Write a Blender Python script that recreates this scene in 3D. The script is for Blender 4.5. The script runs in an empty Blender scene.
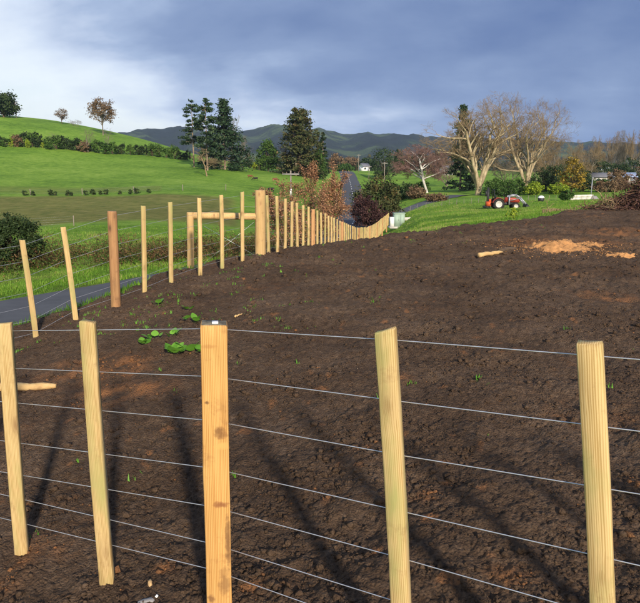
import bpy, math, random
import numpy as np
from mathutils import Vector, Matrix

# ---------------------------------------------------------------- camera, sky, sun, exposure
sc = bpy.context.scene
COL = sc.collection
H = 1.70                       # eye height above the soil bench datum
F = 615.0                      # focal length in photograph pixels (640 wide)
PITCH = math.radians(12.25)
CP, SP = math.cos(PITCH), math.sin(PITCH)
cam_d = bpy.data.cameras.new('camera'); cam = bpy.data.objects.new('camera', cam_d); COL.objects.link(cam)
cam.location = (0, 0, H); cam.rotation_euler = (math.pi / 2 - PITCH, 0, 0)
cam_d.sensor_fit = 'HORIZONTAL'; cam_d.sensor_width = 36.0; cam_d.lens = 36.0 * F / 640.0
cam_d.clip_start = 0.05; cam_d.clip_end = 9000
sc.camera = cam
sc.view_settings.view_transform = 'Standard'; sc.view_settings.look = 'None'
sc.view_settings.gamma = 1.0; sc.view_settings.use_curve_mapping = False
sc.view_settings.exposure = 0.55
SUN_EL, SUN_AZ = math.radians(24), math.radians(163)     # azimuth clockwise from +Y: behind the camera, a little right
sd = bpy.data.lights.new('sun', 'SUN'); sun = bpy.data.objects.new('sun', sd); COL.objects.link(sun)
sd.energy = 4.6; sd.angle = math.radians(3.2); sd.color = (1.0, 0.87, 0.70)
sdir = Vector((math.sin(SUN_AZ) * math.cos(SUN_EL), math.cos(SUN_AZ) * math.cos(SUN_EL), math.sin(SUN_EL)))
sun.rotation_euler = sdir.to_track_quat('Z', 'Y').to_euler(); sun.location = sdir * 30

def nd(nt, kind, **kw):
    n = nt.nodes.new(kind)
    for k, v in kw.items():
        if k == 'inp':
            for a, b in v.items(): n.inputs[a].default_value = b
        else: setattr(n, k, v)
    return n
def ramp(nt, stops, interp='LINEAR'):
    r = nt.nodes.new('ShaderNodeValToRGB'); e = r.color_ramp.elements; r.color_ramp.interpolation = interp
    while len(e) < len(stops): e.new(0.5)
    for el, (p, c) in zip(e, stops): el.position = p; el.color = (*c, 1) if len(c) == 3 else c
    return r
def math_node(nt, op, a, b=None, c=None, clamp=False):
    m = nt.nodes.new('ShaderNodeMath'); m.operation = op; m.use_clamp = clamp
    for i, v in enumerate((a, b, c)):
        if v is None: continue
        if isinstance(v, (int, float)): m.inputs[i].default_value = v
        else: nt.links.new(v, m.inputs[i])
    return m.outputs[0]

world = bpy.data.worlds.new('World'); sc.world = world; world.use_nodes = True
def build_world():
    nt = world.node_tree; nt.nodes.clear(); L = nt.links.new
    out = nd(nt, 'ShaderNodeOutputWorld')
    sky = nd(nt, 'ShaderNodeTexSky', sky_type='NISHITA', sun_disc=False)
    sky.sun_elevation = SUN_EL; sky.sun_rotation = SUN_AZ
    bsky = nd(nt, 'ShaderNodeBackground', inp={'Strength': 0.08}); L(sky.outputs[0], bsky.inputs[0])
    tc = nd(nt, 'ShaderNodeTexCoord'); sep = nd(nt, 'ShaderNodeSeparateXYZ'); L(tc.outputs['Generated'], sep.inputs[0])
    x, y, z = sep.outputs
    den = math_node(nt, 'ADD', math_node(nt, 'MAXIMUM', z, 0.0), 0.30)
    cx = math_node(nt, 'DIVIDE', x, den); cy = math_node(nt, 'DIVIDE', y, den)
    comb = nd(nt, 'ShaderNodeCombineXYZ'); L(cx, comb.inputs[0]); L(cy, comb.inputs[1])
    mp = nd(nt, 'ShaderNodeMapping'); L(comb.outputs[0], mp.inputs[0])
    mp.inputs['Scale'].default_value = (0.85, 1.05, 1); mp.inputs['Location'].default_value = (3.1, 1.7, 0)
    mp.inputs['Rotation'].default_value = (0, 0, 0.25)
    n1 = nd(nt, 'ShaderNodeTexNoise', inp={'Scale': 1.0, 'Detail': 7.0, 'Roughness': 0.52, 'Distortion': 0.15}); L(mp.outputs[0], n1.inputs[0])
    n2 = nd(nt, 'ShaderNodeTexNoise', inp={'Scale': 2.9, 'Detail': 7.0, 'Roughness': 0.55, 'Distortion': 0.2}); L(mp.outputs[0], n2.inputs[0])
    # the storm bank thickens away from the break in the cloud (which lies to the left)
    brk = math_node(nt, 'ADD', math_node(nt, 'MULTIPLY', x, -0.72), math_node(nt, 'MULTIPLY', y, 0.10))
    low = math_node(nt, 'SUBTRACT', 1.0, math_node(nt, 'MULTIPLY', math_node(nt, 'ABSOLUTE', z), 1.6), clamp=True)
    f = math_node(nt, 'ADD', math_node(nt, 'MULTIPLY', n1.outputs[0], 0.85), math_node(nt, 'MULTIPLY', n2.outputs[0], 0.30))
    f = math_node(nt, 'ADD', f, math_node(nt, 'MULTIPLY', brk, math_node(nt, 'MULTIPLY_ADD', low, 0.72, 0.14)))
    f = math_node(nt, 'SUBTRACT', f, math_node(nt, 'MULTIPLY', math_node(nt, 'MULTIPLY', low, 0.10), math_node(nt, 'MAXIMUM', x, 0.0)))
    cr = ramp(nt, [(0.28, (0.072, 0.125, 0.285)), (0.42, (0.118, 0.178, 0.335)), (0.56, (0.185, 0.255, 0.415)), (0.66, (0.29, 0.37, 0.53)), (0.76, (0.52, 0.59, 0.71)), (0.88, (0.78, 0.81, 0.84))])
    L(f, cr.inputs[0])
    bcl = nd(nt, 'ShaderNodeBackground', inp={'Strength': 0.95}); L(cr.outputs[0], bcl.inputs[0])
    cov = ramp(nt, [(0.72, (1, 1, 1)), (0.98, (0.5, 0.5, 0.5))]); L(f, cov.inputs[0])
    mx = nd(nt, 'ShaderNodeMixShader'); L(cov.outputs[0], mx.inputs[0]); L(bsky.outputs[0], mx.inputs[1]); L(bcl.outputs[0], mx.inputs[2])
    L(mx.outputs[0], out.inputs[0])
build_world()

# ---------------------------------------------------------------- helpers
def pix(px, py, Y):
    """world point on the ray of photograph pixel (px,py) at forward distance Y"""
    dx, dy = (px - 320) / F, (py - 301.5) / F
    t = Y / (CP - dy * SP)
    return np.array([dx * t, Y, H - t * (SP + dy * CP)])
def pxX(px, Y, py=175): return pix(px, py, Y)[0]

def _grad(ix, iy, seed):
    h = (ix.astype(np.int64) * 374761393 + iy.astype(np.int64) * 668265263 + seed * 1442695041) & 0xffffffff
    h = ((h ^ (h >> 13)) * 1274126177) & 0xffffffff
    h = h ^ (h >> 16)
    a = (h & 0xffff) / 65536.0 * 2 * np.pi
    return np.cos(a), np.sin(a)
def perlin(x, y, seed=0):
    x = np.asarray(x, float); y = np.asarray(y, float)
    ix, iy = np.floor(x), np.floor(y); fx, fy = x - ix, y - iy
    u = fx * fx * fx * (fx * (fx * 6 - 15) + 10); v = fy * fy * fy * (fy * (fy * 6 - 15) + 10)
    def g(ax, ay):
        gx, gy = _grad(ix + ax, iy + ay, seed); return gx * (fx - ax) + gy * (fy - ay)
    a = g(0, 0) * (1 - u) + g(1, 0) * u; b = g(0, 1) * (1 - u) + g(1, 1) * u
    return (a * (1 - v) + b * v) * 1.5
def fbm(x, y, seed=0, octv=4, gain=0.5):
    s = 0; a = 1.0
    for o in range(octv): s = s + a * perlin(x * 2 ** o, y * 2 ** o, seed + o * 17); a *= gain
    return s
def sstep(t): t = np.clip(t, 0, 1); return t * t * (3 - 2 * t)

def mesh_np(name, V, Fc, mat=None, smooth=False, tint=None):
    V = np.asarray(V, np.float32); me = bpy.data.meshes.new(name)
    if isinstance(Fc, np.ndarray): Fc = [Fc]
    Fc = [np.asarray(f, np.int32) for f in Fc if len(f)]
    me.vertices.add(len(V)); me.vertices.foreach_set('co', V.ravel())
    nl = sum(f.size for f in Fc); npoly = sum(len(f) for f in Fc)
    me.loops.add(nl); me.polygons.add(npoly)
    me.loops.foreach_set('vertex_index', np.concatenate([f.ravel() for f in Fc]))
    tot = np.concatenate([np.full(len(f), f.shape[1], np.int32) for f in Fc])
    st = np.concatenate([[0], np.cumsum(tot)[:-1]]).astype(np.int32)
    me.polygons.foreach_set('loop_start', st)
    if smooth: me.polygons.foreach_set('use_smooth', np.ones(npoly, bool))
    if tint is not None:
        at = me.attributes.new('tint', 'FLOAT', 'POINT'); at.data.foreach_set('value', np.asarray(tint, np.float32))
    me.update(calc_edges=True)
    if mat: me.materials.append(mat)
    return me
def link(name, me, parent=None, loc=(0, 0, 0), **props):
    o = bpy.data.objects.new(name, me); COL.objects.link(o); o.location = loc
    if parent: o.parent = parent
    for k, v in props.items(): o[k] = v
    return o
def thing(name, label, cat, loc=(0, 0, 0), rz=0, group=None):
    o = bpy.data.objects.new(name, None); COL.objects.link(o); o.empty_display_size = 0.2
    o.location = loc; o.rotation_euler = (0, 0, rz); o['label'] = label; o['category'] = cat
    if group: o['group'] = group
    return o
def dup(root, loc, rz, label, group=None, scale=1.0):
    r = root.copy(); COL.objects.link(r); r.location = loc; r.rotation_euler = (0, 0, rz); r['label'] = label
    r.scale = (scale, scale, scale) if isinstance(scale, (int, float)) else scale
    if group: r['group'] = group
    for ch in list(root.children):
        c = ch.copy(); COL.objects.link(c); c.parent = r
        for g in ch.children:
            d = g.copy(); COL.objects.link(d); d.parent = c
    return r
ORD = ['first', 'second', 'third', 'fourth', 'fifth', 'sixth', 'seventh', 'eighth', 'ninth', 'tenth', 'eleventh', 'twelfth', 'thirteenth',
       'fourteenth', 'fifteenth', 'sixteenth', 'seventeenth', 'eighteenth', 'nineteenth', 'twentieth', 'twenty-first', 'twenty-second',
       'twenty-third', 'twenty-fourth', 'twenty-fifth', 'twenty-sixth', 'twenty-seventh', 'twenty-eighth', 'twenty-ninth', 'thirtieth']

class MB:
    """collects vertices and faces of one mesh"""
    def __init__(s): s.V = []; s.Q = []; s.T = []; s.n = 0
    def add(s, V, Q=None, T=None):
        V = np.asarray(V, float)
        if Q is not None and len(Q): s.Q.append(np.asarray(Q) + s.n)
        if T is not None and len(T): s.T.append(np.asarray(T) + s.n)
        s.V.append(V); s.n += len(V); return s
    def box(s, c, d, rot=None, taper=1.0):
        x, y, z = [k / 2 for k in d]; t = taper
        V = np.array([[-x, -y, -z], [x, -y, -z], [x, y, -z], [-x, y, -z], [-x * t, -y * t, z], [x * t, -y * t, z], [x * t, y * t, z], [-x * t, y * t, z]])
        if rot is not None: V = V @ np.array(rot.to_3x3() if hasattr(rot, 'to_3x3') else rot).T
        return s.add(V + np.array(c), [[0, 3, 2, 1], [4, 5, 6, 7], [0, 1, 5, 4], [1, 2, 6, 5], [2, 3, 7, 6], [3, 0, 4, 7]])
    def tube(s, pts, rad, k=8, cap=True):
        pts = np.asarray(pts, float); n = len(pts); rad = np.broadcast_to(rad, (n,)); ring = []
        for i in range(n):
            d = pts[min(i + 1, n - 1)] - pts[max(i - 1, 0)]; d = d / (np.linalg.norm(d) + 1e-9)
            a = np.cross(d, [0, 0, 1] if abs(d[2]) < 0.9 else [1, 0, 0]); a /= np.linalg.norm(a); b = np.cross(d, a)
            th = np.arange(k) / k * 2 * np.pi
            ring.append(pts[i] + rad[i] * (np.cos(th)[:, None] * a + np.sin(th)[:, None] * b))
        V = np.concatenate(ring); j = np.arange(k); Q = []
        for i in range(n - 1): Q.append(np.stack([i * k + j, i * k + (j + 1) % k, (i + 1) * k + (j + 1) % k, (i + 1) * k + j], 1))
        T = None
        if cap:
            V = np.concatenate([V, pts[:1], pts[-1:]]); c0, c1 = n * k, n * k + 1; e = (n - 1) * k
            T = np.concatenate([np.stack([np.full(k, c0), (j + 1) % k, j], 1), np.stack([np.full(k, c1), e + j, e + (j + 1) % k], 1)])
        return s.add(V, np.concatenate(Q), T)
    def lathe(s, prof, c=(0, 0, 0), axis='x', k=20):
        """prof: (radius, along) pairs, closed or open"""
        th = np.arange(k) / k * 2 * np.pi; V = []
        for r, a in prof:
            p = {'x': np.stack([np.full(k, a), r * np.cos(th), r * np.sin(th)], 1), 'y': np.stack([r * np.cos(th), np.full(k, a), r * np.sin(th)], 1),
                 'z': np.stack([r * np.cos(th), r * np.sin(th), np.full(k, a)], 1)}[axis]
            V.append(p + np.array(c))
        j = np.arange(k); Q = [np.stack([i * k + j, i * k + (j + 1) % k, (i + 1) * k + (j + 1) % k, (i + 1) * k + j], 1) for i in range(len(prof) - 1)]
        return s.add(np.concatenate(V), np.concatenate(Q))
    def mesh(s, name, mat, smooth=False):
        fs = []
        if s.Q: fs.append(np.concatenate(s.Q))
        if s.T: fs.append(np.concatenate(s.T))
        return mesh_np(name, np.concatenate(s.V), fs, mat, smooth)
    def build(s, name, mat, parent=None, smooth=False, **props): return link(name, s.mesh(name, mat, smooth), parent, **props)

# ---------------------------------------------------------------- materials
def mat(name):
    m = bpy.data.materials.new(name); m.use_nodes = True; nt = m.node_tree
    b = nt.nodes['Principled BSDF']; b.inputs['Specular IOR Level'].default_value = 0.25
    return m, nt, b
def flat(name, c, rough=0.6, metal=0.0, var=0.12, scale=6.0):
    m, nt, b = mat(name); b.inputs['Roughness'].default_value = rough; b.inputs['Metallic'].default_value = metal
    tc = nd(nt, 'ShaderNodeTexCoord'); n = nd(nt, 'ShaderNodeTexNoise', inp={'Scale': scale, 'Detail': 5.0}); nt.links.new(tc.outputs['Object'], n.inputs[0])
    r = ramp(nt, [(0.3, tuple(k * (1 - var) for k in c)), (0.7, tuple(min(1, k * (1 + var)) for k in c))]); nt.links.new(n.outputs[0], r.inputs[0])
    nt.links.new(r.outputs[0], b.inputs['Base Color']); return m
def leafmat(name, stops, trans=0.25, rough=0.55):
    m, nt, b = mat(name); at = nd(nt, 'ShaderNodeAttribute', attribute_name='tint')
    oi = nd(nt, 'ShaderNodeObjectInfo'); v = math_node(nt, 'ADD', at.outputs['Fac'], math_node(nt, 'MULTIPLY_ADD', oi.outputs['Random'], 0.2, -0.1))
    r = ramp(nt, stops); nt.links.new(v, r.inputs[0]); nt.links.new(r.outputs[0], b.inputs['Base Color']); b.inputs['Roughness'].default_value = rough
    b.inputs['Specular IOR Level'].default_value = 0.15
    if trans > 0:
        t = nd(nt, 'ShaderNodeBsdfTranslucent'); nt.links.new(r.outputs[0], t.inputs[0]); mx = nd(nt, 'ShaderNodeMixShader'); mx.inputs[0].default_value = trans
        nt.links.new(b.outputs[0], mx.inputs[1]); nt.links.new(t.outputs[0], mx.inputs[2]); nt.links.new(mx.outputs[0], nt.nodes['Material Output'].inputs[0])
    return m
def barkmat(name, c1, c2, scale=3.0):
    m, nt, b = mat(name); b.inputs['Roughness'].default_value = 0.9
    tc = nd(nt, 'ShaderNodeTexCoord'); mp = nd(nt, 'ShaderNodeMapping'); mp.inputs['Scale'].default_value = (scale, scale, scale * 0.35)
    n = nd(nt, 'ShaderNodeTexNoise', inp={'Scale': 1.0, 'Detail': 6.0, 'Roughness': 0.65}); nt.links.new(tc.outputs['Object'], mp.inputs[0]); nt.links.new(mp.outputs[0], n.inputs[0])
    r = ramp(nt, [(0.35, c1), (0.65, c2)]); nt.links.new(n.outputs[0], r.inputs[0]); nt.links.new(r.outputs[0], b.inputs['Base Color']); return m

def woodmat(name, ca, cb, cdark, green=0.0, knots=1.0, marks=()):
    """sawn pine: long grain along local Z, growth bands, dark knots, faint green treatment stains"""
    m, nt, b = mat(name); L = nt.links.new; b.inputs['Roughness'].default_value = 0.78
    tc = nd(nt, 'ShaderNodeTexCoord'); oi = nd(nt, 'ShaderNodeObjectInfo')
    off = nd(nt, 'ShaderNodeVectorMath', operation='SCALE'); off.inputs[0].default_value = (7.3, 3.1, 11.7); L(oi.outputs['Random'], off.inputs['Scale'])
    ad = nd(nt, 'ShaderNodeVectorMath', operation='ADD'); L(tc.outputs['Object'], ad.inputs[0]); L(off.outputs[0], ad.inputs[1])
    # knots bend the grain
    mk = nd(nt, 'ShaderNodeMapping'); mk.inputs['Scale'].default_value = (9, 9, 3.6); L(ad.outputs[0], mk.inputs[0])
    vo = nd(nt, 'ShaderNodeTexVoronoi', inp={'Scale': 1.0, 'Randomness': 1.0}); L(mk.outputs[0], vo.inputs[0])
    kn = ramp(nt, [(0.05, (1, 1, 1)), (0.20, (0.25, 0.25, 0.25)), (0.42, (0, 0, 0))]); L(vo.outputs['Distance'], kn.inputs[0])
    mg = nd(nt, 'ShaderNodeMapping'); mg.inputs['Scale'].default_value = (95, 95, 2.2); L(ad.outputs[0], mg.inputs[0])
    push = nd(nt, 'ShaderNodeVectorMath', operation='ADD'); L(mg.outputs[0], push.inputs[0]); L(kn.outputs[0], push.inputs[1])
    g1 = nd(nt, 'ShaderNodeTexNoise', inp={'Scale': 1.0, 'Detail': 6.0, 'Roughness': 0.6, 'Distortion': 0.6}); L(push.outputs[0], g1.inputs[0])
    wv = nd(nt, 'ShaderNodeTexWave', wave_type='BANDS', bands_direction='X', inp={'Scale': 0.55, 'Distortion': 5.0, 'Detail': 3.0, 'Detail Scale': 0.6}); L(push.outputs[0], wv.inputs[0])
    mixg = math_node(nt, 'ADD', math_node(nt, 'MULTIPLY', g1.outputs[0], 0.75), math_node(nt, 'MULTIPLY', wv.outputs[0], 0.25))
    r = ramp(nt, [(0.38, cb), (0.56, ca)]); L(mixg, r.inputs[0])
    hs = nd(nt, 'ShaderNodeHueSaturation'); L(r.outputs[0], hs.inputs['Color'])
    L(math_node(nt, 'MULTIPLY_ADD', oi.outputs['Random'], 0.30, 0.85), hs.inputs['Value'])
    # stains
    ms = nd(nt, 'ShaderNodeMapping'); ms.inputs['Scale'].default_value = (8, 8, 2.2); L(ad.outputs[0], ms.inputs[0])
    sn = nd(nt, 'ShaderNodeTexNoise', inp={'Scale': 1.0, 'Detail': 4.0, 'Roughness': 0.6}); L(ms.outputs[0], sn.inputs[0])
    sr = ramp(nt, [(0.46, (0, 0, 0)), (0.68, (1, 1, 1))]); L(sn.outputs[0], sr.inputs[0])
    m1 = nd(nt, 'ShaderNodeMix', data_type='RGBA'); L(math_node(nt, 'MULTIPLY', sr.outputs[0], green), m1.inputs[0]); L(hs.outputs[0], m1.inputs[6]); m1.inputs[7].default_value = (0.33, 0.31, 0.115, 1)
    # dirt towards some blotches
    ds = nd(nt, 'ShaderNodeTexNoise', inp={'Scale': 9.0, 'Detail': 6.0, 'Roughness': 0.7}); L(ad.outputs[0], ds.inputs[0])
    dr = ramp(nt, [(0.56, (0, 0, 0)), (0.74, (1, 1, 1))]); L(ds.outputs[0], dr.inputs[0])
    m2 = nd(nt, 'ShaderNodeMix', data_type='RGBA'); L(math_node(nt, 'MULTIPLY', dr.outputs[0], 0.5), m2.inputs[0]); L(m1.outputs[2], m2.inputs[6]); m2.inputs[7].default_value = (*cdark, 1)
    m3 = nd(nt, 'ShaderNodeMix', data_type='RGBA'); L(math_node(nt, 'MULTIPLY', kn.outputs[0], 0.75 * knots, clamp=True), m3.inputs[0]); L(m2.outputs[2], m3.inputs[6]); m3.inputs[7].default_value = (*cdark, 1)
    col = m3.outputs[2]
    for (mx_, mz_, sx_, sz_, k_, c_) in marks:      # single knots and damp stains of this timber
        mm = nd(nt, 'ShaderNodeMapping', vector_type='TEXTURE'); mm.inputs['Location'].default_value = (mx_, 0, mz_); mm.inputs['Scale'].default_value = (sx_, 10.0, sz_); L(tc.outputs['Object'], mm.inputs[0])
        wn = nd(nt, 'ShaderNodeTexNoise', inp={'Scale': 26.0, 'Detail': 4.0, 'Roughness': 0.6}); L(tc.outputs['Object'], wn.inputs[0])
        wv2 = nd(nt, 'ShaderNodeVectorMath', operation='MULTIPLY_ADD'); wv2.inputs[1].default_value = (1.7, 0.0, 1.7); L(wn.outputs['Color'], wv2.inputs[0]); L(mm.outputs[0], wv2.inputs[2])
        sb = nd(nt, 'ShaderNodeVectorMath', operation='SUBTRACT'); sb.inputs[1].default_value = (0.85, 0, 0.85); L(wv2.outputs[0], sb.inputs[0])
        ln = nd(nt, 'ShaderNodeVectorMath', operation='LENGTH'); L(sb.outputs[0], ln.inputs[0]); rr = ramp(nt, [(0.30, (k_, k_, k_)), (0.62, (k_ * 0.55, k_ * 0.55, k_ * 0.55)), (0.85, (0, 0, 0))]); L(ln.outputs['Value'], rr.inputs[0])
        mk2 = nd(nt, 'ShaderNodeMix', data_type='RGBA'); L(rr.outputs[0], mk2.inputs[0]); L(col, mk2.inputs[6]); mk2.inputs[7].default_value = (*c_, 1); col = mk2.outputs[2]
    L(col, b.inputs['Base Color'])
    bp = nd(nt, 'ShaderNodeBump', inp={'Strength': 0.5, 'Distance': 0.003}); L(g1.outputs[0], bp.inputs['Height']); L(bp.outputs[0], b.inputs['Normal'])
    return m

M = {}
M['batten'] = woodmat('sawn_pine_batten', (0.57, 0.42, 0.20), (0.38, 0.25, 0.095), (0.20, 0.11, 0.05), green=0.95)
M['post'] = woodmat('sawn_pine_post', (0.58, 0.34, 0.12), (0.42, 0.21, 0.06), (0.17, 0.07, 0.03), green=0.1, knots=0.8,
    marks=((0.012, 1.075, 0.034, 0.035, 0.75, (0.14, 0.06, 0.025)), (0.02, 1.02, 0.05, 0.018, 0.8, (0.62, 0.34, 0.11)), (-0.03, 1.20, 0.012, 0.010, 0.8, (0.10, 0.045, 0.02)), (0.012, 0.77, 0.040, 0.022, 0.8, (0.20, 0.07, 0.03)),
           (0.036, 0.60, 0.014, 0.16, 0.75, (0.13, 0.065, 0.03)), (0.02, 0.42, 0.03, 0.09, 0.6, (0.16, 0.08, 0.035)), (-0.02, 1.42, 0.04, 0.012, 0.5, (0.34, 0.16, 0.05)), (-0.03, 0.35, 0.02, 0.03, 0.7, (0.14, 0.06, 0.03))))
M['round'] = woodmat('peeled_pine', (0.58, 0.40, 0.19), (0.42, 0.26, 0.10), (0.20, 0.10, 0.05), green=0.2)
M['redpost'] = woodmat('reddish_pine', (0.46, 0.26, 0.12), (0.27, 0.13, 0.055), (0.09, 0.05, 0.03), green=0.1, knots=1.3)
M['endgrain'] = flat('weathered_end_grain', (0.16, 0.14, 0.10), 0.9, 0, 0.4, 60)
M['wire'] = flat('galvanised_wire', (0.62, 0.63, 0.66), 0.38, 0.75, 0.08, 40)
M['steel'] = flat('dull_steel', (0.30, 0.31, 0.32), 0.5, 0.5, 0.15, 12)
M['white'] = flat('white_paint', (0.78, 0.78, 0.76), 0.5, 0, 0.06, 5)

def groundmat():
    m, nt, b = mat('pasture'); L = nt.links.new; b.inputs['Roughness'].default_value = 0.85; b.inputs['Specular IOR Level'].default_value = 0.1
    geo = nd(nt, 'ShaderNodeNewGeometry')
    n1 = nd(nt, 'ShaderNodeTexNoise', inp={'Scale': 0.045, 'Detail': 8.0, 'Roughness': 0.62}); L(geo.outputs['Position'], n1.inputs[0])
    n2 = nd(nt, 'ShaderNodeTexNoise', inp={'Scale': 0.75, 'Detail': 9.0, 'Roughness': 0.78}); L(geo.outputs['Position'], n2.inputs[0])
    n3 = nd(nt, 'ShaderNodeTexNoise', inp={'Scale': 9.0, 'Detail': 5.0, 'Roughness': 0.7}); L(geo.outputs['Position'], n3.inputs[0])
    v = math_node(nt, 'ADD', math_node(nt, 'MULTIPLY', n1.outputs[0], 0.34), math_node(nt, 'ADD', math_node(nt, 'MULTIPLY', n2.outputs[0], 0.42), math_node(nt, 'MULTIPLY', n3.outputs[0], 0.24)))
    r = ramp(nt, [(0.38, (0.050, 0.110, 0.014)), (0.46, (0.110, 0.215, 0.022)), (0.52, (0.175, 0.310, 0.034)), (0.60, (0.29, 0.39, 0.075))]); L(v, r.inputs[0])
    at = nd(nt, 'ShaderNodeAttribute', attribute_name='tint')     # how much the turf is grazed or ploughed to brown
    n4 = nd(nt, 'ShaderNodeTexNoise', inp={'Scale': 0.6, 'Detail': 6.0, 'Roughness': 0.7}); L(geo.outputs['Position'], n4.inputs[0])
    rb = ramp(nt, [(0.40, (0.105, 0.092, 0.028)), (0.50, (0.165, 0.132, 0.046)), (0.60, (0.225, 0.178, 0.066))]); L(n4.outputs[0], rb.inputs[0])
    k = math_node(nt, 'ADD', at.outputs['Fac'], math_node(nt, 'MULTIPLY_ADD', n2.outputs[0], 0.7, -0.35), clamp=True)
    k = math_node(nt, 'MULTIPLY', k, math_node(nt, 'GREATER_THAN', at.outputs['Fac'], 0.02))
    mx = nd(nt, 'ShaderNodeMix', data_type='RGBA'); L(k, mx.inputs[0]); L(r.outputs[0], mx.inputs[6]); L(rb.outputs[0], mx.inputs[7])
    L(mx.outputs[2], b.inputs['Base Color'])
    hgt = math_node(nt, 'ADD', math_node(nt, 'MULTIPLY', n3.outputs[0], 0.10), math_node(nt, 'MULTIPLY', n2.outputs[0], 0.45))
    bp = nd(nt, 'ShaderNodeBump', inp={'Strength': 0.9, 'Distance': 0.9}); L(hgt, bp.inputs['Height']); L(bp.outputs[0], b.inputs['Normal'])
    return m
def soilmat():
    m, nt, b = mat('fresh_soil'); L = nt.links.new; b.inputs['Roughness'].default_value = 0.95; b.inputs['Specular IOR Level'].default_value = 0.12
    geo = nd(nt, 'ShaderNodeNewGeometry')
    def nz(s, d=6.0, r=0.6): n = nd(nt, 'ShaderNodeTexNoise', inp={'Scale': s, 'Detail': d, 'Roughness': r}); L(geo.outputs['Position'], n.inputs[0]); return n.outputs[0]
    base = ramp(nt, [(0.34, (0.046, 0.028, 0.018)), (0.52, (0.100, 0.065, 0.042)), (0.66, (0.165, 0.114, 0.078))])
    L(math_node(nt, 'ADD', math_node(nt, 'MULTIPLY', nz(22, 8, 0.7), 0.6), math_node(nt, 'MULTIPLY', nz(0.9, 6), 0.4)), base.inputs[0])
    red = ramp(nt, [(0.57, (0, 0, 0)), (0.74, (1, 1, 1))]); L(math_node(nt, 'ADD', math_node(nt, 'MULTIPLY', nz(0.8, 4), 0.6), math_node(nt, 'MULTIPLY', nz(7, 5, 0.7), 0.4)), red.inputs[0])
    m1 = nd(nt, 'ShaderNodeMix', data_type='RGBA'); L(math_node(nt, 'MULTIPLY', red.outputs[0], 0.75), m1.inputs[0]); L(base.outputs[0], m1.inputs[6]); m1.inputs[7].default_value = (0.19, 0.090, 0.040, 1)
    at = nd(nt, 'ShaderNodeAttribute', attribute_name='tint')     # paler dry crust / subsoil patches
    m2 = nd(nt, 'ShaderNodeMix', data_type='RGBA'); L(math_node(nt, 'MULTIPLY', at.outputs['Fac'], 0.8), m2.inputs[0]); L(m1.outputs[2], m2.inputs[6]); m2.inputs[7].default_value = (0.30, 0.135, 0.055, 1)
    L(m2.outputs[2], b.inputs['Base Color'])
    bp = nd(nt, 'ShaderNodeBump', inp={'Strength': 0.9, 'Distance': 0.02}); 
    vo = nd(nt, 'ShaderNodeTexVoronoi', inp={'Scale': 75.0, 'Randomness': 1.0}); L(geo.outputs['Position'], vo.inputs[0])
    L(math_node(nt, 'SUBTRACT', nz(60, 6, 0.7), math_node(nt, 'MULTIPLY', vo.outputs['Distance'], 0.7)), bp.inputs['Height']); L(bp.outputs[0], b.inputs['Normal'])
    return m
def asphaltmat():
    m, nt, b = mat('asphalt'); L = nt.links.new; b.inputs['Roughness'].default_value = 0.8
    geo = nd(nt, 'ShaderNodeNewGeometry'); n = nd(nt, 'ShaderNodeTexNoise', inp={'Scale': 0.9, 'Detail': 8.0, 'Roughness': 0.7}); L(geo.outputs['Position'], n.inputs[0])
    r = ramp(nt, [(0.3, (0.055, 0.058, 0.066)), (0.7, (0.090, 0.094, 0.104))]); L(n.outputs[0], r.inputs[0]); L(r.outputs[0], b.inputs['Base Color']); return m
M['ground'] = groundmat(); M['soil'] = soilmat(); M['asphalt'] = asphaltmat()

# ---------------------------------------------------------------- terrain
def tps_fit(P, z, lam):
    n = len(P); D = np.linalg.norm(P[:, None] - P[None], axis=2); K = np.where(D > 1e-9, D * D * np.log(D + 1e-12), 0) + lam * np.eye(n)
    A = np.zeros((n + 3, n + 3)); A[:n, :n] = K; A[:n, n] = 1; A[:n, n + 1:] = P; A[n, :n] = 1; A[n + 1:, :n] = P.T
    return P, np.linalg.solve(A, np.concatenate([z, np.zeros(3)]))
def tps_eval(fit, Q):
    P, w = fit; out = np.empty(len(Q))
    for i in range(0, len(Q), 40000):
        q = Q[i:i + 40000]; D2 = ((q[:, None] - P[None]) ** 2).sum(2)
        out[i:i + 40000] = (np.where(D2 > 1e-12, 0.5 * D2 * np.log(D2 + 1e-12), 0)) @ w[:-3] + w[-3] + q @ w[-2:]
    return out

ROAD = np.array([(-14, -8, -2.6), (-11, 3, -2.9), (-8.4, 9, -3.15), (-5.7, 14.5, -3.4), (-3.6, 20, -3.7), (-1.9, 28, -4.2), (0.1, 42, -5.2), (2.4, 60, -6.3),
                 (5.3, 95, -7.8), (6.6, 120, -8.2), (8.4, 160, -6.9), (10.0, 210, -4.4), (11.0, 263, -1.7), (11.5, 330, -2.2), (11, 420, -6)], float)
ROAD[:, 2] += H
def catmull(P, n=24):
    P = np.vstack([2 * P[0] - P[1], P, 2 * P[-1] - P[-2]]); out = []
    for i in range(1, len(P) - 2):
        t = np.linspace(0, 1, n, endpoint=False)[:, None]; a, b, c, d = P[i - 1], P[i], P[i + 1], P[i + 2]
        out.append(0.5 * (2 * b + (c - a) * t + (2 * a - 5 * b + 4 * c - d) * t ** 2 + (3 * b - a - 3 * c + d) * t ** 3))
    out.append(P[-2][None]); return np.concatenate(out)
RC = catmull(ROAD, 20)

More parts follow.
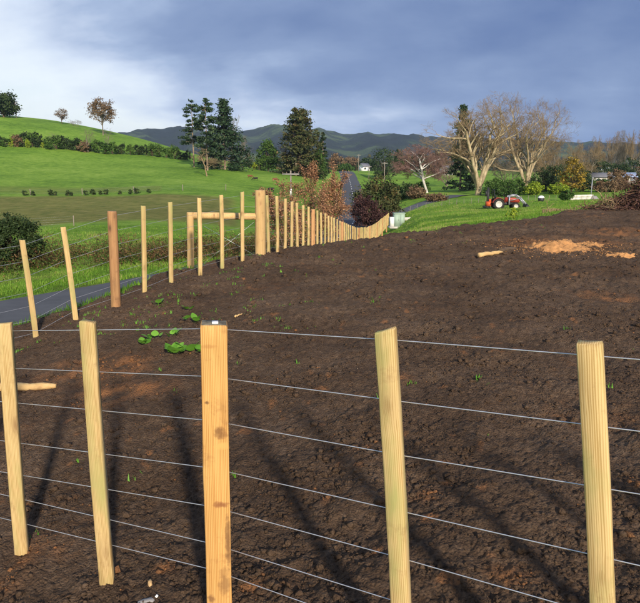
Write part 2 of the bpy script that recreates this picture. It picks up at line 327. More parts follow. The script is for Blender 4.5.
LAND_PIX = [(-250, 270, 26), (-250, 215, 60), (-250, 165, 110), (-250, 120, 175), (-250, 95, 250),
            (0, 266, 27), (100, 256, 28), (190, 248, 32), (250, 238, 45), (0, 232, 50), (100, 227, 50), (200, 222, 60), (0, 196, 95), (100, 196, 95), (240, 194, 100),
            (0, 168, 140), (100, 173, 140), (240, 180, 140), (210, 170, 160), (0, 145, 178), (100, 154, 183), (190, 161, 190), (300, 176, 185), (290, 192, 130),
            (0, 116, 245), (50, 121, 245), (100, 130, 245), (150, 141, 250), (200, 156, 260), (0, 122, 330), (100, 136, 330), (200, 158, 360), (300, 170, 300),
            (315, 190, 130), (330, 183, 165), (395, 198, 140), (420, 192, 130), (398, 217, 62), (440, 207, 80), (500, 209, 70), (560, 203, 70), (478, 196, 125), (525, 190, 135), (427, 192, 120),
            (590, 200, 92), (640, 198, 92), (600, 182, 200), (450, 176, 250), (380, 182, 220), (640, 180, 220), (800, 190, 120), (800, 210, 40), (640, 175, 500), (450, 171, 500), (320, 171, 500), (150, 166, 600),
            (390, 238.5, 15.5), (450, 230, 17.5), (530, 221, 20.5), (610, 207.5, 26.5), (760, 200, 36), (420, 226, 30), (500, 216, 38), (560, 209, 40),
            (300, 262, 19), (330, 246, 24), (356, 238, 31), (373, 233, 40)]
lp = np.array([pix(*p) for p in LAND_PIX]); lp = np.vstack([lp, ROAD[2:13]])
far = np.array([[a, r] for a in (-0.7, -0.35, 0, 0.35, 0.7) for r in (1200, 5000)])
def azr(X, Y): return np.stack([np.clip(np.arctan2(X, Y), -0.78, 0.78) * 2.2, np.log(np.hypot(X, Y) + 1.5)], 1)
LP = np.vstack([azr(lp[:, 0], lp[:, 1]), np.stack([far[:, 0] * 2.2, np.log(far[:, 1])], 1)])
LAND = tps_fit(LP, np.concatenate([lp[:, 2], np.full(len(far), -6.0)]), 0.004)

BP = [pix(*p) for p in [(22, 345, 7.0), (76, 322, 7.4), (115, 310, 7.8), (143, 299, 8.2), (170, 287, 8.8), (199, 276, 9.5), (221, 270, 10), (242, 264, 10.5), (260, 260, 11), (277, 257, 11.6),
      (300, 251, 14.3), (345, 245, 14), (390, 239, 15.2), (450, 230.5, 17), (530, 221.5, 20.2), (610, 208, 26), (400, 300, 7.6), (300, 280, 9.2), (560, 247, 13.2), (640, 290, 8.3)]]
BP += [np.array(p) for p in [(-1.33, 2.74, H - 1.96), (-0.37, 2.2, H - 1.82), (0.86, 1.5, H - 1.68), (-4.9, 4.8, H - 2.15), (0, -4, H - 1.6), (6, 0, H - 1.5), (30, 30, H - 1.5), (-6, -4, H - 2.2), (40, 0, H - 1.2), (3, 4, H - 1.62)]]
BP = np.array(BP); BENCH = tps_fit(BP[:, :2] / 10, BP[:, 2], 0.003)
SOILPOLY = np.array([(-9.2, -10), (-8, 1), (-5.6, 4.7), (-4.0, 7.2), (-2.85, 8.5), (-1.9, 10.4), (-1.35, 11.4), (-1.0, 13.2), (-0.75, 14.6), (0.2, 14.9), (1.0, 14.8), (1.75, 15.3), (3.6, 17.2), (6.8, 20.4), (12.4, 26.3), (20, 31), (44, 36), (44, -10)])
def poly_sd(X, Y, P=SOILPOLY):
    """signed distance to polygon, negative inside"""
    d2 = np.full(len(X), 1e18); ins = np.zeros(len(X), bool); n = len(P)
    for i in range(n):
        a, b = P[i], P[(i + 1) % n]; e = b - a; wx, wy = X - a[0], Y - a[1]
        t = np.clip((wx * e[0] + wy * e[1]) / (e @ e), 0, 1); d2 = np.minimum(d2, (wx - t * e[0]) ** 2 + (wy - t * e[1]) ** 2)
        c = (a[1] > Y) != (b[1] > Y); xx = (b[0] - a[0]) * (Y - a[1]) / (b[1] - a[1] + 1e-12) + a[0]; ins ^= c & (X < xx)
    d = np.sqrt(d2); return np.where(ins, -d, d)
def road_dist(X, Y):
    best = np.full(len(X), 1e9); zz = np.zeros(len(X)); m = np.hypot(X, Y) < 460
    x, y = X[m], Y[m]; bb = np.full(len(x), 1e9); bz = np.zeros(len(x))
    for a, b in zip(RC[:-1:2], list(RC[2::2])):
        e = (b - a)[:2]; t = np.clip(((x - a[0]) * e[0] + (y - a[1]) * e[1]) / (e @ e), 0, 1); d = np.hypot(x - a[0] - t * e[0], y - a[1] - t * e[1])
        k = d < bb; bb[k] = d[k]; bz[k] = (a[2] + t * (b[2] - a[2]))[k]
    best[m] = bb; zz[m] = bz; return best, zz
RW = 3.0
def ground_z(X, Y):
    X = np.atleast_1d(np.asarray(X, float)); Y = np.atleast_1d(np.asarray(Y, float))
    z = tps_eval(LAND, azr(X, Y)); r = np.hypot(X, Y)
    z = z + 0.10 * fbm(X * 0.11, Y * 0.11, 5, 3) * np.clip((r - 8) / 30, 0, 1) + 1.0 * fbm(X * 0.013, Y * 0.013, 9, 3) * np.clip((r - 200) / 300, 0, 1)
    rd, rz = road_dist(X, Y); k = sstep((rd - RW - 0.6) / 3.5); z = rz * (1 - k) + z * k - 0.04 * (rd < RW)
    sd = poly_sd(X, Y); near = sd < 3.2
    if near.any():
        bz = tps_eval(BENCH, np.stack([X[near], Y[near]], 1) / 10); t = sstep(sd[near] / 3.0); z[near] = bz * (1 - t) + z[near] * t
    return z
def gz(x, y): return float(ground_z([x], [y])[0])
def soil_noise(X, Y):
    d = 0.030 * fbm(X * 0.9, Y * 0.9, 31, 2) + 0.020 * fbm(X * 3.1, Y * 3.1, 41, 2)
    a = perlin(X * 8, Y * 8, 51); d = d + 0.016 * (0.5 - np.abs(a)) + 0.008 * perlin(X * 17, Y * 17, 53)
    b = perlin(X * 30, Y * 30, 61); d = d + 0.013 * (0.4 - np.abs(b)) + 0.010 * (0.4 - np.abs(perlin(X * 19, Y * 19, 65))) + 0.006 * perlin(X * 66, Y * 66, 63)
    sd = np.clip(perlin(X * 0.55, Y * 1.9, 71), 0, 1); far = np.clip((np.hypot(X, Y) - 4) / 9, 0, 1)
    lump = 0.055 * np.clip(perlin(X * 3.6, Y * 4.4, 73) - 0.05, 0, 1) + 0.045 * (0.45 - np.abs(perlin(X * 5.5, Y * 5.5, 75))) + 0.03 * perlin(X * 9.5, Y * 9.5, 79) + 0.05 * fbm(X * 0.7 + Y * 0.3, Y * 1.7, 81, 2)
    return d + 0.03 * sd + far * lump
def soil_z(X, Y):
    X = np.atleast_1d(np.asarray(X, float)); Y = np.atleast_1d(np.asarray(Y, float))
    sd = poly_sd(X, Y) + 0.35 * fbm(X * 0.8, Y * 0.8, 77, 3)
    return ground_z(X, Y) + 0.03 + soil_noise(X, Y) * np.clip(1.2 - sd * -0.0, 0, 1) - 0.30 * sstep((sd - 0.05) / 0.9), sd

def polar(az, r):
    A, R = np.meshgrid(az, r, indexing='ij'); return (R * np.sin(A)).ravel(), (R * np.cos(A)).ravel()
def grid_faces(na, nr, wrap=False):
    i, j = np.meshgrid(np.arange(na if wrap else na - 1), np.arange(nr - 1), indexing='ij'); i2 = (i + 1) % na
    return np.stack([(i * nr + j).ravel(), (i * nr + j + 1).ravel(), (i2 * nr + j + 1).ravel(), (i2 * nr + j).ravel()], 1)

def build_ground():
    az = np.radians(np.concatenate([np.arange(-180, -48, 4), np.arange(-48, 48, 0.32), np.arange(48, 180, 4)]))
    r = np.concatenate([[0.2, 0.6], np.exp(np.arange(math.log(1.2), math.log(4300), 0.021))])
    X, Y = polar(az, r); Z = ground_z(X, Y); sd = poly_sd(X, Y); Z = Z - 0.16 * sstep(-sd / 0.4)
    # browned strips: the tilled band on the left slope and bare or rank patches
    px = X / np.maximum(Y, 0.1) * 1.023 * F + 320; ok = Y > 10
    wob = 5 * fbm(X * 0.05, Y * 0.05, 3, 3)
    band = sstep((Y + wob - 55) / 4) * (1 - sstep((Y + wob - 92) / 4)) * (1 - sstep((px - 225 + wob * 2) / 18)) * (X < 5)
    band2 = 0.35 * sstep((Y + wob - 99) / 2) * (1 - sstep((Y + wob - 110) / 5)) * (px < 160)
    verge = 0.55 * np.clip(fbm(X * 0.3, Y * 0.3, 8, 3) + 0.1, 0, 1) * (Y < 40)
    T = np.where(ok, np.maximum(np.maximum(band * 0.74, band2), verge), 0)
    me = mesh_np('ground', np.stack([X, Y, Z], 1), grid_faces(len(az), len(r), True), M['ground'], True, T)
    link('ground', me, kind='structure')
build_ground()

def on_bench(px, py):
    Y = 4.0
    for _ in range(40): p = pix(px, py, Y); z = float(tps_eval(BENCH, np.array([[p[0], p[1]]]) / 10)[0]); Y = float(np.clip(Y * (1 + 0.5 * (p[2] - z) / max(0.3, H - p[2])), 1.3, 40))
    return p[:2]
RED = [(*on_bench(px, py), s) for px, py, s in ((40, 555, 0.09), (18, 575, 0.07), (4, 592, 0.08), (66, 560, 0.06), (325, 505, 0.04), (515, 590, 0.08), (430, 505, 0.07), (500, 585, 0.05), (637, 487, 0.06), (338, 471, 0.025), (321, 431, 0.025), (104, 400, 0.30), (80, 375, 0.35), (120, 372, 0.3), (150, 395, 0.2), (400, 385, 0.1), (250, 592, 0.05), (165, 575, 0.05), (610, 300, 0.3))] + [(4.9, 13.3, 0.9), (7.5, 15.5, 0.9), (6.2, 13.6, 0.6)]
def build_soil():
    az = np.radians(np.arange(-66, 60, 0.155)); r = np.exp(np.arange(math.log(1.15), math.log(46), 0.0047))
    X, Y = polar(az, r); Z, sd = soil_z(X, Y)
    T = np.zeros(len(X)); br = 0.5 + 0.9 * fbm(X * 5, Y * 5, 91, 3)
    for a, b, s in RED: T = np.maximum(T, np.exp(-((X - a) ** 2 + (Y - b) ** 2) / (s * s)) * np.clip(br, 0, 1.2))
    T = np.maximum(T, np.clip((perlin(X * 6.5, Y * 6.5, 95) - 0.55) * 4, 0, 0.7) * (perlin(X * 0.9, Y * 0.9, 96) > 0.1))
    Fc = grid_faces(len(az), len(r)); keep = sd[Fc].min(1) < 0.95
    Fc = Fc[keep]; used = np.zeros(len(X), bool); used[Fc.ravel()] = True; idx = np.cumsum(used) - 1
    me = mesh_np('soil', np.stack([X, Y, Z], 1)[used], idx[Fc], M['soil'], True, np.clip(T[used], 0, 1))
    link('soil', me, kind='structure')
build_soil()

def ribbon(path, offs, dz):
    """sheet of vertices along a path at the given sideways offsets"""
    T = np.gradient(path[:, :2], axis=0); T /= np.linalg.norm(T, axis=1)[:, None]; N = np.stack([T[:, 1], -T[:, 0]], 1)
    V = np.stack([np.concatenate([path[:, :2] + o * N, (path[:, 2] + dz - 0.02 * abs(o))[:, None]], 1) for o in offs], 1)
    return V.reshape(-1, 3), grid_faces(len(path), len(offs))
def build_road():
    V, Fc = ribbon(RC, np.linspace(-RW, RW, 7), 0.05); road = link('road', mesh_np('road', V, Fc[:, ::-1], M['asphalt'], True), kind='structure')
    L = np.concatenate([[0], np.cumsum(np.linalg.norm(np.diff(RC, axis=0), axis=1))])
    def at(s): return np.stack([np.interp(s, L, RC[:, k]) for k in range(3)], 1)
    s = 2.0
    while s < 300:
        V, Fc = ribbon(at(np.linspace(s, s + 3, 5)), [-0.07, 0.07], 0.075); link('centre_dash', mesh_np('centre_dash', V, Fc[:, ::-1], M['white']), road); s += 7.5
    P = catmull(np.array([pix(404, 204, 88), pix(420, 202, 96), pix(442, 202, 104), pix(470, 198, 118)]), 12); P[:, 2] = ground_z(P[:, 0], P[:, 1])
    V, Fc = ribbon(P, [-1.3, 0, 1.3], 0.12); link('side_lane', mesh_np('side_lane', V, Fc[:, ::-1], M['asphalt'], True), kind='structure')
build_road()

HILL_PX = np.array([(-400, 150), (60, 146), (150, 135), (178, 133), (200, 134), (238, 135), (262, 132), (286, 130), (300, 132), (330, 135), (352, 136), (380, 138), (420, 139), (455, 142), (520, 143), (600, 147), (640, 149), (1100, 156)], float)
def hillmat():
    m, nt, b = mat('bush_clad_hills'); L = nt.links.new; b.inputs['Roughness'].default_value = 0.95
    geo = nd(nt, 'ShaderNodeNewGeometry'); n = nd(nt, 'ShaderNodeTexNoise', inp={'Scale': 0.0045, 'Detail': 9.0, 'Roughness': 0.68}); L(geo.outputs['Position'], n.inputs[0])
    r = ramp(nt, [(0.44, (0.007, 0.014, 0.009)), (0.52, (0.016, 0.028, 0.013)), (0.56, (0.050, 0.080, 0.026)), (0.66, (0.085, 0.12, 0.035))]); L(n.outputs[0], r.inputs[0])
    n2 = nd(nt, 'ShaderNodeTexNoise', inp={'Scale': 0.03, 'Detail': 6.0, 'Roughness': 0.7}); L(geo.outputs['Position'], n2.inputs[0])
    L(r.outputs[0], b.inputs['Base Color']); bp = nd(nt, 'ShaderNodeBump', inp={'Strength': 0.8, 'Distance': 25.0}); L(n2.outputs[0], bp.inputs['Height']); L(bp.outputs[0], b.inputs['Normal'])
    return m
def build_hills():
    az = np.radians(np.arange(-58, 58, 0.14)); r = np.linspace(1000, 3600, 90); X, Y = polar(az, r)
    px = np.tan(np.clip(np.arctan2(X, Y), -1.0, 1.0)) * 1.023 * F + 320; R = np.hypot(X, Y)
    top = (168 - np.interp(px, HILL_PX[:, 0], HILL_PX[:, 1])) / F * 2600
    ridge = 1 - np.abs(perlin(px * 0.022 + R * 0.0004, R * 0.0013, 11)); ridge2 = 1 - np.abs(perlin(px * 0.05, R * 0.003, 12))
    prof = sstep((R - 1100) / 1450) * (1 - 0.7 * sstep((R - 2650) / 900))
    wall = np.clip(1 - np.abs(R - 2600) / 350, 0, 1)
    Z = H - 8 + prof * (top + 6) * (0.62 + 0.45 * ridge * (1 - wall) + 0.40 * wall) + prof * (1 - 0.75 * wall) * 14 * (ridge2 - 0.7) + 3 * fbm(px * 0.08, R * 0.004, 14, 3) * prof
    link('hills', mesh_np('hills', np.stack([X, Y, Z], 1), grid_faces(len(az), len(r)), hillmat(), True), kind='structure')
build_hills()

# ---------------------------------------------------------------- fences
RNG = np.random.default_rng(7)
def stake_mesh(name, w, d, L, m, seed, top_cut=0.0, rough=0.0005, dark_top=False, taper=0.985):
    """sawn stake along +Z with bevelled, slightly uneven edges; local z 0 at the foot, L at the head"""
    rg = np.random.default_rng(seed); b = 0.0035; x, y = w / 2, d / 2
    sec = np.array([(-x + b, -y), (x - b, -y), (x, -y + b), (x, y - b), (x - b, y), (-x + b, y), (-x, y - b), (-x, -y + b)])
    zs = np.concatenate([[0, 0.006], np.linspace(0.08, L - 0.08, 9), [L - 0.006, L]]); V = []
    bow = rg.normal(0, 0.003, 2)
    for i, z in enumerate(zs):
        k = (1 - (1 - taper) * z / L) * (0.93 if i in (0, len(zs) - 1) else 1); s = sec * k + rg.normal(0, rough, (8, 2)) + bow * math.sin(z / L * math.pi)
        zz = np.full(8, z) + (top_cut * s[:, 0] / w if i >= len(zs) - 2 else 0) + (rg.normal(0, 0.002, 8) if i == len(zs) - 1 else 0)
        V.append(np.column_stack([s, zz]))
    V = np.concatenate(V); n = len(zs); j = np.arange(8)
    Q = np.concatenate([np.stack([i * 8 + j, i * 8 + (j + 1) % 8, (i + 1) * 8 + (j + 1) % 8, (i + 1) * 8 + j], 1) for i in range(n - 1)])
    V = np.vstack([V, [[0, 0, 0]], [[0, 0, L]]]); c0, c1 = n * 8, n * 8 + 1
    T = np.concatenate([np.stack([np.full(8, c0), (j + 1) % 8, j], 1), np.stack([np.full(8, c1), (n - 1) * 8 + j, (n - 1) * 8 + (j + 1) % 8], 1)])
    me = mesh_np(name, V, [Q, T], m)
    if dark_top:
        me.materials.append(M['endgrain'])
        for p in me.polygons:
            if p.index >= len(Q) + 8: p.material_index = 1
    return me
def round_mesh(name, r, L, m, seed, k=14):
    rg = np.random.default_rng(seed); zs = np.concatenate([[0], np.linspace(0.02, L - 0.02, 12), [L]]); th = np.arange(k) / k * 2 * np.pi; V = []
    ph = rg.uniform(0, 6, 3)
    for i, z in enumerate(zs):
        rr = r * (1 + 0.05 * np.sin(th * 2 + ph[0]) + 0.03 * np.sin(th * 3 + z * 3 + ph[1])) * (1.04 - 0.08 * z / L) * (0.9 if i in (0, len(zs) - 1) else 1)
        V.append(np.column_stack([rr * np.cos(th), rr * np.sin(th), np.full(k, z)]))
    n = len(zs); j = np.arange(k); Q = np.concatenate([np.stack([i * k + j, i * k + (j + 1) % k, (i + 1) * k + (j + 1) % k, (i + 1) * k + j], 1) for i in range(n - 1)])
    V = np.vstack(V + [[[0, 0, 0]], [[0, 0, L]]]); T = np.concatenate([np.stack([np.full(k, n * k), (j + 1) % k, j], 1), np.stack([np.full(k, n * k + 1), (n - 1) * k + j, (n - 1) * k + (j + 1) % k], 1)])
    me = mesh_np(name, V, [Q, T], m, True)
    me.materials.append(M['endgrain'])
    for p in me.polygons:
        if p.index >= len(Q): p.use_smooth = False; p.material_index = 1 if p.index >= len(Q) + k else 0
    return me
def stand(o, foot, head, face, root, L):
    """put a stake (local Z up, local -Y its face) from foot towards head, its face turned towards direction `face`"""
    foot, head, face = Vector(foot), Vector(head), Vector(face)
    z = (head - foot); ln = z.length; z.normalize(); y = (-face - z * (-face).dot(z)).normalized(); x = y.cross(z)
    R = Matrix((x, y, z)).transposed().to_4x4(); o.matrix_local = Matrix.Translation(foot - root.location) @ R @ Matrix.Diagonal((1, 1, ln / L, 1))
def wire_obj(root, pts, r=0.0019, k=6, name='wire'):
    mb = MB(); mb.tube(np.asarray(pts) - np.array(root.location), r, k); return mb.build(name, M['wire'], root, True)

# near fence: its plane runs left-away to right-near
N_P = np.array([pix(210, 450, 2.2)[0], 2.2]); N_D = np.array([0.866, -0.5]); N_N = np.array([-N_D[1], N_D[0]])   # N_N points away from the camera
def on_plane(px, py, p0=N_P, nrm=N_N):
    dx, dy = (px - 320) / F, (py - 301.5) / F; v = np.array([dx, CP - dy * SP, -(SP + dy * CP)]); t = (p0 @ nrm) / (v[:2] @ nrm); return np.array([0, 0, H]) + v * t
def near_fence():
    base = on_plane(226, 630); root = thing('post_and_batten_fence', 'near wooden post and batten fence with seven wires across the front', 'fence', (base[0], base[1], gz(base[0], base[1])))
    face = (-N_N[0], -N_N[1], 0)
    away = np.array([N_N[0], N_N[1], 0])
    bm = [stake_mesh('batten', 0.062, 0.045, 1.18, M['batten'], 100 + i, top_cut=c) for i, c in enumerate((0.006, -0.012, 0.016, -0.005))]
    for i, (a, b) in enumerate([((10, 322), (27, 554)), ((93, 320), (112, 580)), ((389, 328), (406, 640)), ((591, 340), (606, 668))]):
        o = link('batten', bm[i], root); stand(o, on_plane(*b) - away * 0.026, on_plane(*a) - away * 0.026, [(0.20, -0.98, 0), (0.08, -0.99, 0), (-0.34, -0.93, 0), (-0.48, -0.87, 0)][i], root, 1.18)
    ph = on_plane(222, 320); pf = on_plane(228, 655)
    pm = stake_mesh('post', 0.096, 0.085, 1.5, M['post'], 120, top_cut=-0.004, rough=0.0008, dark_top=True, taper=0.97)
    o = link('post', pm, root); stand(o, pf - away * 0.045, ph - away * 0.045, (0.16, -0.98, 0), root, 1.5)
    # white tag stapled to the head of the post
    mb = MB(); mb.box((0.004, -0.012, 1.5045), (0.022, 0.030, 0.006)); tg = mb.build('tag', M['white'], None); tg.parent = o
    # posts and battens beyond the frame on the left, up to the corner, and one to the right
    for u, kind in ((-1.9, 'b'), (-2.6, 'b'), (-3.25, 'p')):
        xy = N_P + N_D * (u + (0.0 if u < 0 else 0)); g = gz(*xy); me = pm if kind == 'p' else bm[1]; Lm = 1.5 if kind == 'p' else 1.18
        o = link('post' if kind == 'p' else 'batten', me, root); f0 = np.array([*xy, g - (0.35 if kind == 'p' else -0.08)]) - away * 0.03
        stand(o, f0, f0 + np.array([0, 0, Lm]), face, root, Lm)
    A = [331, 369, 404, 444, 476, 500, 524]; B = [329, 377, 421, 468.5, 507, 544, 570]; C = [341, 402, 456, 512, 559, 604, 638]; D = [360, 432, 495, 566.6, 628, 690, 738]
    tops = []
    for a, b, c, d in zip(A, B, C, D):
        P = [on_plane(23, a), on_plane(210, b), on_plane(401, c), on_plane(640, d)]; P = [P[0] + (P[0] - P[1]) * 2.2] + P + [P[3] + (P[3] - P[2]) * 4.2]
        tops.append(P); wire_obj(root, [p + away * 0.004 for p in P], 0.0017)
    # the fence goes on past the camera on the right, beyond the frame
    w0, w1 = tops[0][4], tops[0][5]
    for k, kind in ((0.20, 'b'), (0.42, 'b'), (0.64, 'p'), (0.84, 'b'), (0.99, 'p')):
        h0 = w0 + (w1 - w0) * k + np.array([0, 0, 0.05]) - away * 0.03; me = pm if kind == 'p' else bm[2]; Lm = 1.5 if kind == 'p' else 1.18
        o = link('post' if kind == 'p' else 'batten', me, root); stand(o, h0 - np.array([0, 0, Lm]), h0, face, root, Lm)
    return root
near_fence()

F2L = [((22, 240), (37, 346), 7.0, 'b'), ((63, 227), (76, 323), 7.45, 'b'), ((112, 211), (116, 310), 7.85, 'p'), ((143, 206), (144.5, 299.5), 8.25, 'b'), ((170, 202), (171, 287.5), 8.85, 'b'),
       ((199, 198), (200, 276.5), 9.5, 'b'), ((221, 195), (222, 270), 10.0, 'b'), ((242, 192), (242.5, 264), 10.5, 'b')]
def far_fence():
    s = pix(260, 260, 11.1); root = thing('boundary_fence', 'long wooden post and batten fence running beside the road into the dip', 'fence', (s[0], s[1], gz(s[0], s[1])))
    bms = [stake_mesh('batten', 0.060, 0.045, 1.2, M['batten'], 200 + i, top_cut=c) for i, c in enumerate((0.004, -0.008, 0.0, 0.01, -0.004))]
    face = (0.55, -0.83, 0); heads = []
    rp = round_mesh('post', 0.062, 1.6, M['redpost'], 240)
    for a, b, Y, kind in F2L:
        h, f = pix(*a, Y), pix(*b, Y); heads.append((h, f))
        if kind == 'b': o = link('batten', bms[len(heads) % 5], root); stand(o, f, h, face, root, 1.2)
        else: o = link('post', rp, root, label='reddish brown round post'); stand(o, f - (h - f) * 0.3, h, face, root, 1.6)
    # corner end, out of frame to the left
    for xy in ((-4.05, 5.95), (-4.88, 4.8)):
        g = gz(*xy); f = np.array([*xy, g + 0.05]); o = link('post', rp, root); stand(o, f - np.array([0, 0, 0.4]), f + np.array([0, 0, 1.2]), face, root, 1.6); heads.insert(0, (f + np.array([0, 0, 1.2]), f))
    # strainer with its stay assembly
    sm = round_mesh('strainer_post', 0.095, 1.9, M['round'], 250, 16); hs = pix(260, 190, 11.1); fs = pix(260.5, 262, 11.1)
    o = link('strainer_post', sm, root); stand(o, fs - np.array([0, 0, 0.4]), hs, face, root, 1.9)
    h1 = pix(190, 212, 11.0); f1 = pix(190.5, 274, 11.0); f1[2] -= 0.25
    o = link('stay_post', round_mesh('stay_post', 0.062, 1.6, M['round'], 251), root); stand(o, f1, h1, face, root, 1.6)
    a = pix(190, 215.5, 11.05) + np.array([0.02, -0.02, 0]); b = hs + np.array([-0.08, 0.0, 0]); b[2] = pix(256, 216.5, 11.1)[2]
    rail = MB(); rail.tube([a - root.location, (a + b) / 2 - root.location, b - root.location], [0.066, 0.062, 0.06], 12); rail.build('stay_rail', M['round'], root, True)
    wire_obj(root, [pix(196, 270, 11.1), pix(254, 222, 11.05)], 0.003, name='stay_wire'); wire_obj(root, [pix(204, 226, 11.15), pix(256, 256, 11.15)], 0.003, name='stay_wire')
    heads.append((hs - np.array([0, 0, 0.05]), fs))
    # beyond the bend
    X0, Y0 = s[0], s[1]; Y = 11.75; i = 0; rg = np.random.default_rng(5)
    tops = np.array([(11.1, 191.5), (11.7, 194.5), (12.4, 196.5), (13.2, 199), (14.5, 202.6), (16.5, 208), (19.5, 215), (22.8, 221.5), (28.7, 227.5), (34, 227.5), (39, 225), (48, 219), (60, 213)])
    def line(Y): x = X0 + 0.158 * (Y - Y0); py = np.interp(Y, tops[:, 0], tops[:, 1]); px = x / Y * 1.02 * F + 320; return x, pix(px, py, Y)[2]
    while Y < 60.5:
        x, zt = line(Y); zt += rg.normal(0, 0.012); f = np.array([x, Y, zt - 1.16]); h = np.array([x + rg.normal(0, 0.012), Y + rg.normal(0, 0.01), zt])
        if i % 9 == 7: o = link('post', rp, root); stand(o, f - np.array([0, 0, 0.45]), h, (0.98, -0.16, 0), root, 1.6)
        else: o = link('batten', bms[i % 5], root); stand(o, f, h, (0.7, -0.7, 0), root, 1.2)
        heads.append((h, f)); Y += 0.74 + rg.normal(0, 0.03); i += 1
    for w in range(7):
        q = [0.05, 0.20, 0.34, 0.49, 0.62, 0.75, 0.88][w]; P = [h + (f - h) * q + np.array([-0.02, 0.03, 0]) for h, f in heads]; 
        wire_obj(root, P[:40:1] + P[40::4] + [P[-1]], 0.0019, 5)
    return root
far_fence()
# ---------------------------------------------------------------- vegetation builders
def tubes(S, k):
    """S: rows of p0(3) p1(3) r0 r1 -> open k-sided tubes"""
    S = np.asarray(S, float); p0, p1, r0, r1 = S[:, :3], S[:, 3:6], S[:, 6], S[:, 7]; d = p1 - p0; d /= np.linalg.norm(d, axis=1)[:, None] + 1e-9
    ref = np.where(np.abs(d[:, 2:]) < 0.9, [[0, 0, 1.0]], [[1.0, 0, 0]]); a = np.cross(d, ref); a /= np.linalg.norm(a, axis=1)[:, None]; b = np.cross(d, a); n = len(S)
    th = np.arange(k) / k * 2 * np.pi; off = np.cos(th)[None, :, None] * a[:, None] + np.sin(th)[None, :, None] * b[:, None]
    V = np.stack([p0[:, None] + off * r0[:, None, None], p1[:, None] + off * r1[:, None, None]], 1).reshape(-1, 3)
    j = np.arange(k); q = np.stack([j, (j + 1) % k, k + (j + 1) % k, k + j], 1); Q = (np.arange(n)[:, None, None] * 2 * k + q[None]).reshape(-1, 4); return V, Q
def skeleton(seed, h, r, nseg, nch, ratio, ang, wob, trop, clear, maxlev, lean=(0, 0), forks=0, bole=0.0, wide=1.0):
    rg = random.Random(seed); S = []
    def nrm(v): l = math.sqrt(v[0] ** 2 + v[1] ** 2 + v[2] ** 2) + 1e-9; return (v[0] / l, v[1] / l, v[2] / l)
    def turn(d, a):
        u = nrm((rg.gauss(0, 1), rg.gauss(0, 1), rg.gauss(0, 1))); dt = u[0] * d[0] + u[1] * d[1] + u[2] * d[2]; u = nrm((u[0] - dt * d[0], u[1] - dt * d[1], u[2] - dt * d[2]))
        c, s = math.cos(a), math.sin(a); return (d[0] * c + u[0] * s, d[1] * c + u[1] * s, d[2] * c + u[2] * s)
    def br(p, d, L, r, lev):
        n = nseg[lev]; st = L / n
        for i in range(n):
            w = wob[lev]; d = nrm((d[0] + rg.gauss(0, w), d[1] + rg.gauss(0, w), d[2] + rg.gauss(0, w) + trop[lev])); q = (p[0] + d[0] * st, p[1] + d[1] * st, p[2] + d[2] * st)
            r2 = r * (1 - 0.75 / n) if lev else r * (1 - 0.55 / n); S.append((*p, *q, r, r2, lev)); p, r = q, r2
            if lev < maxlev and (i + 1) / n >= clear[lev]:
                c = nch[lev]; c = int(c) + (rg.random() < c - int(c))
                for _ in range(c): br(p, turn(d, ang[lev] * rg.uniform(0.6, 1.3)), L * ratio[lev] * rg.uniform(0.65, 1.15) * (1.1 - 0.45 * i / n), r * rg.uniform(0.45, 0.7), lev + 1)
    if bole: S.append((0, 0, -0.3, 0.05 * r, 0, bole, r * 1.15, r * 0.95, 0)); 
    if forks:
        for f in range(forks):
            a = f / forks * 2 * math.pi + rg.uniform(-0.5, 0.5); t = rg.uniform(0.22, 0.5) * wide; br((0.25 * r * math.cos(a), 0.25 * r * math.sin(a), bole - 0.3), nrm((math.sin(t) * math.cos(a) + lean[0], math.sin(t) * math.sin(a) * 0.8 + lean[1], math.cos(t))), h * rg.uniform(0.8, 1), r * rg.uniform(0.6, 0.85), 0)
    else: br((0, 0, -0.3), nrm((lean[0], lean[1], 1)), h, r, 0)
    return np.array(S)
def fit_height(S, h, w=None):
    S = S.copy(); z = S[:, 5].max(); k = h / z; S[:, :6] *= k; S[:, 6:8] *= 1
    if w:
        e = np.percentile(np.abs(S[:, 3] - 0.5 * (S[:, 3].max() + S[:, 3].min())), 97); f = (w / 2) / e; S[:, [0, 1, 3, 4]] *= f
    return S
def leaf_mesh(name, C, size, m, rg, tint=None, aspect=0.6, flat_bias=0.0, out=None):
    """one diamond leaf (or leaf cluster) of four vertices at every centre"""
    n = len(C); s = size * rg.uniform(0.6, 1.35, n)[:, None]; a = rg.normal(0, 1, (n, 3)); a[:, 2] *= (1 - flat_bias); a /= np.linalg.norm(a, axis=1)[:, None]
    b = rg.normal(0, 1, (n, 3)); b -= (b * a).sum(1)[:, None] * a; b[:, 2] *= (1 - flat_bias); b /= np.linalg.norm(b, axis=1)[:, None] + 1e-9
    c = np.cross(a, b) * 0.25
    V = np.stack([C - a * s, C + b * s * aspect + c * s, C + a * s, C - b * s * aspect + c * s], 1).reshape(-1, 3)
    t = np.repeat(tint if tint is not None else rg.uniform(0, 1, n), 4); return mesh_np(name, V, np.arange(4 * n).reshape(-1, 4), m, False, t)
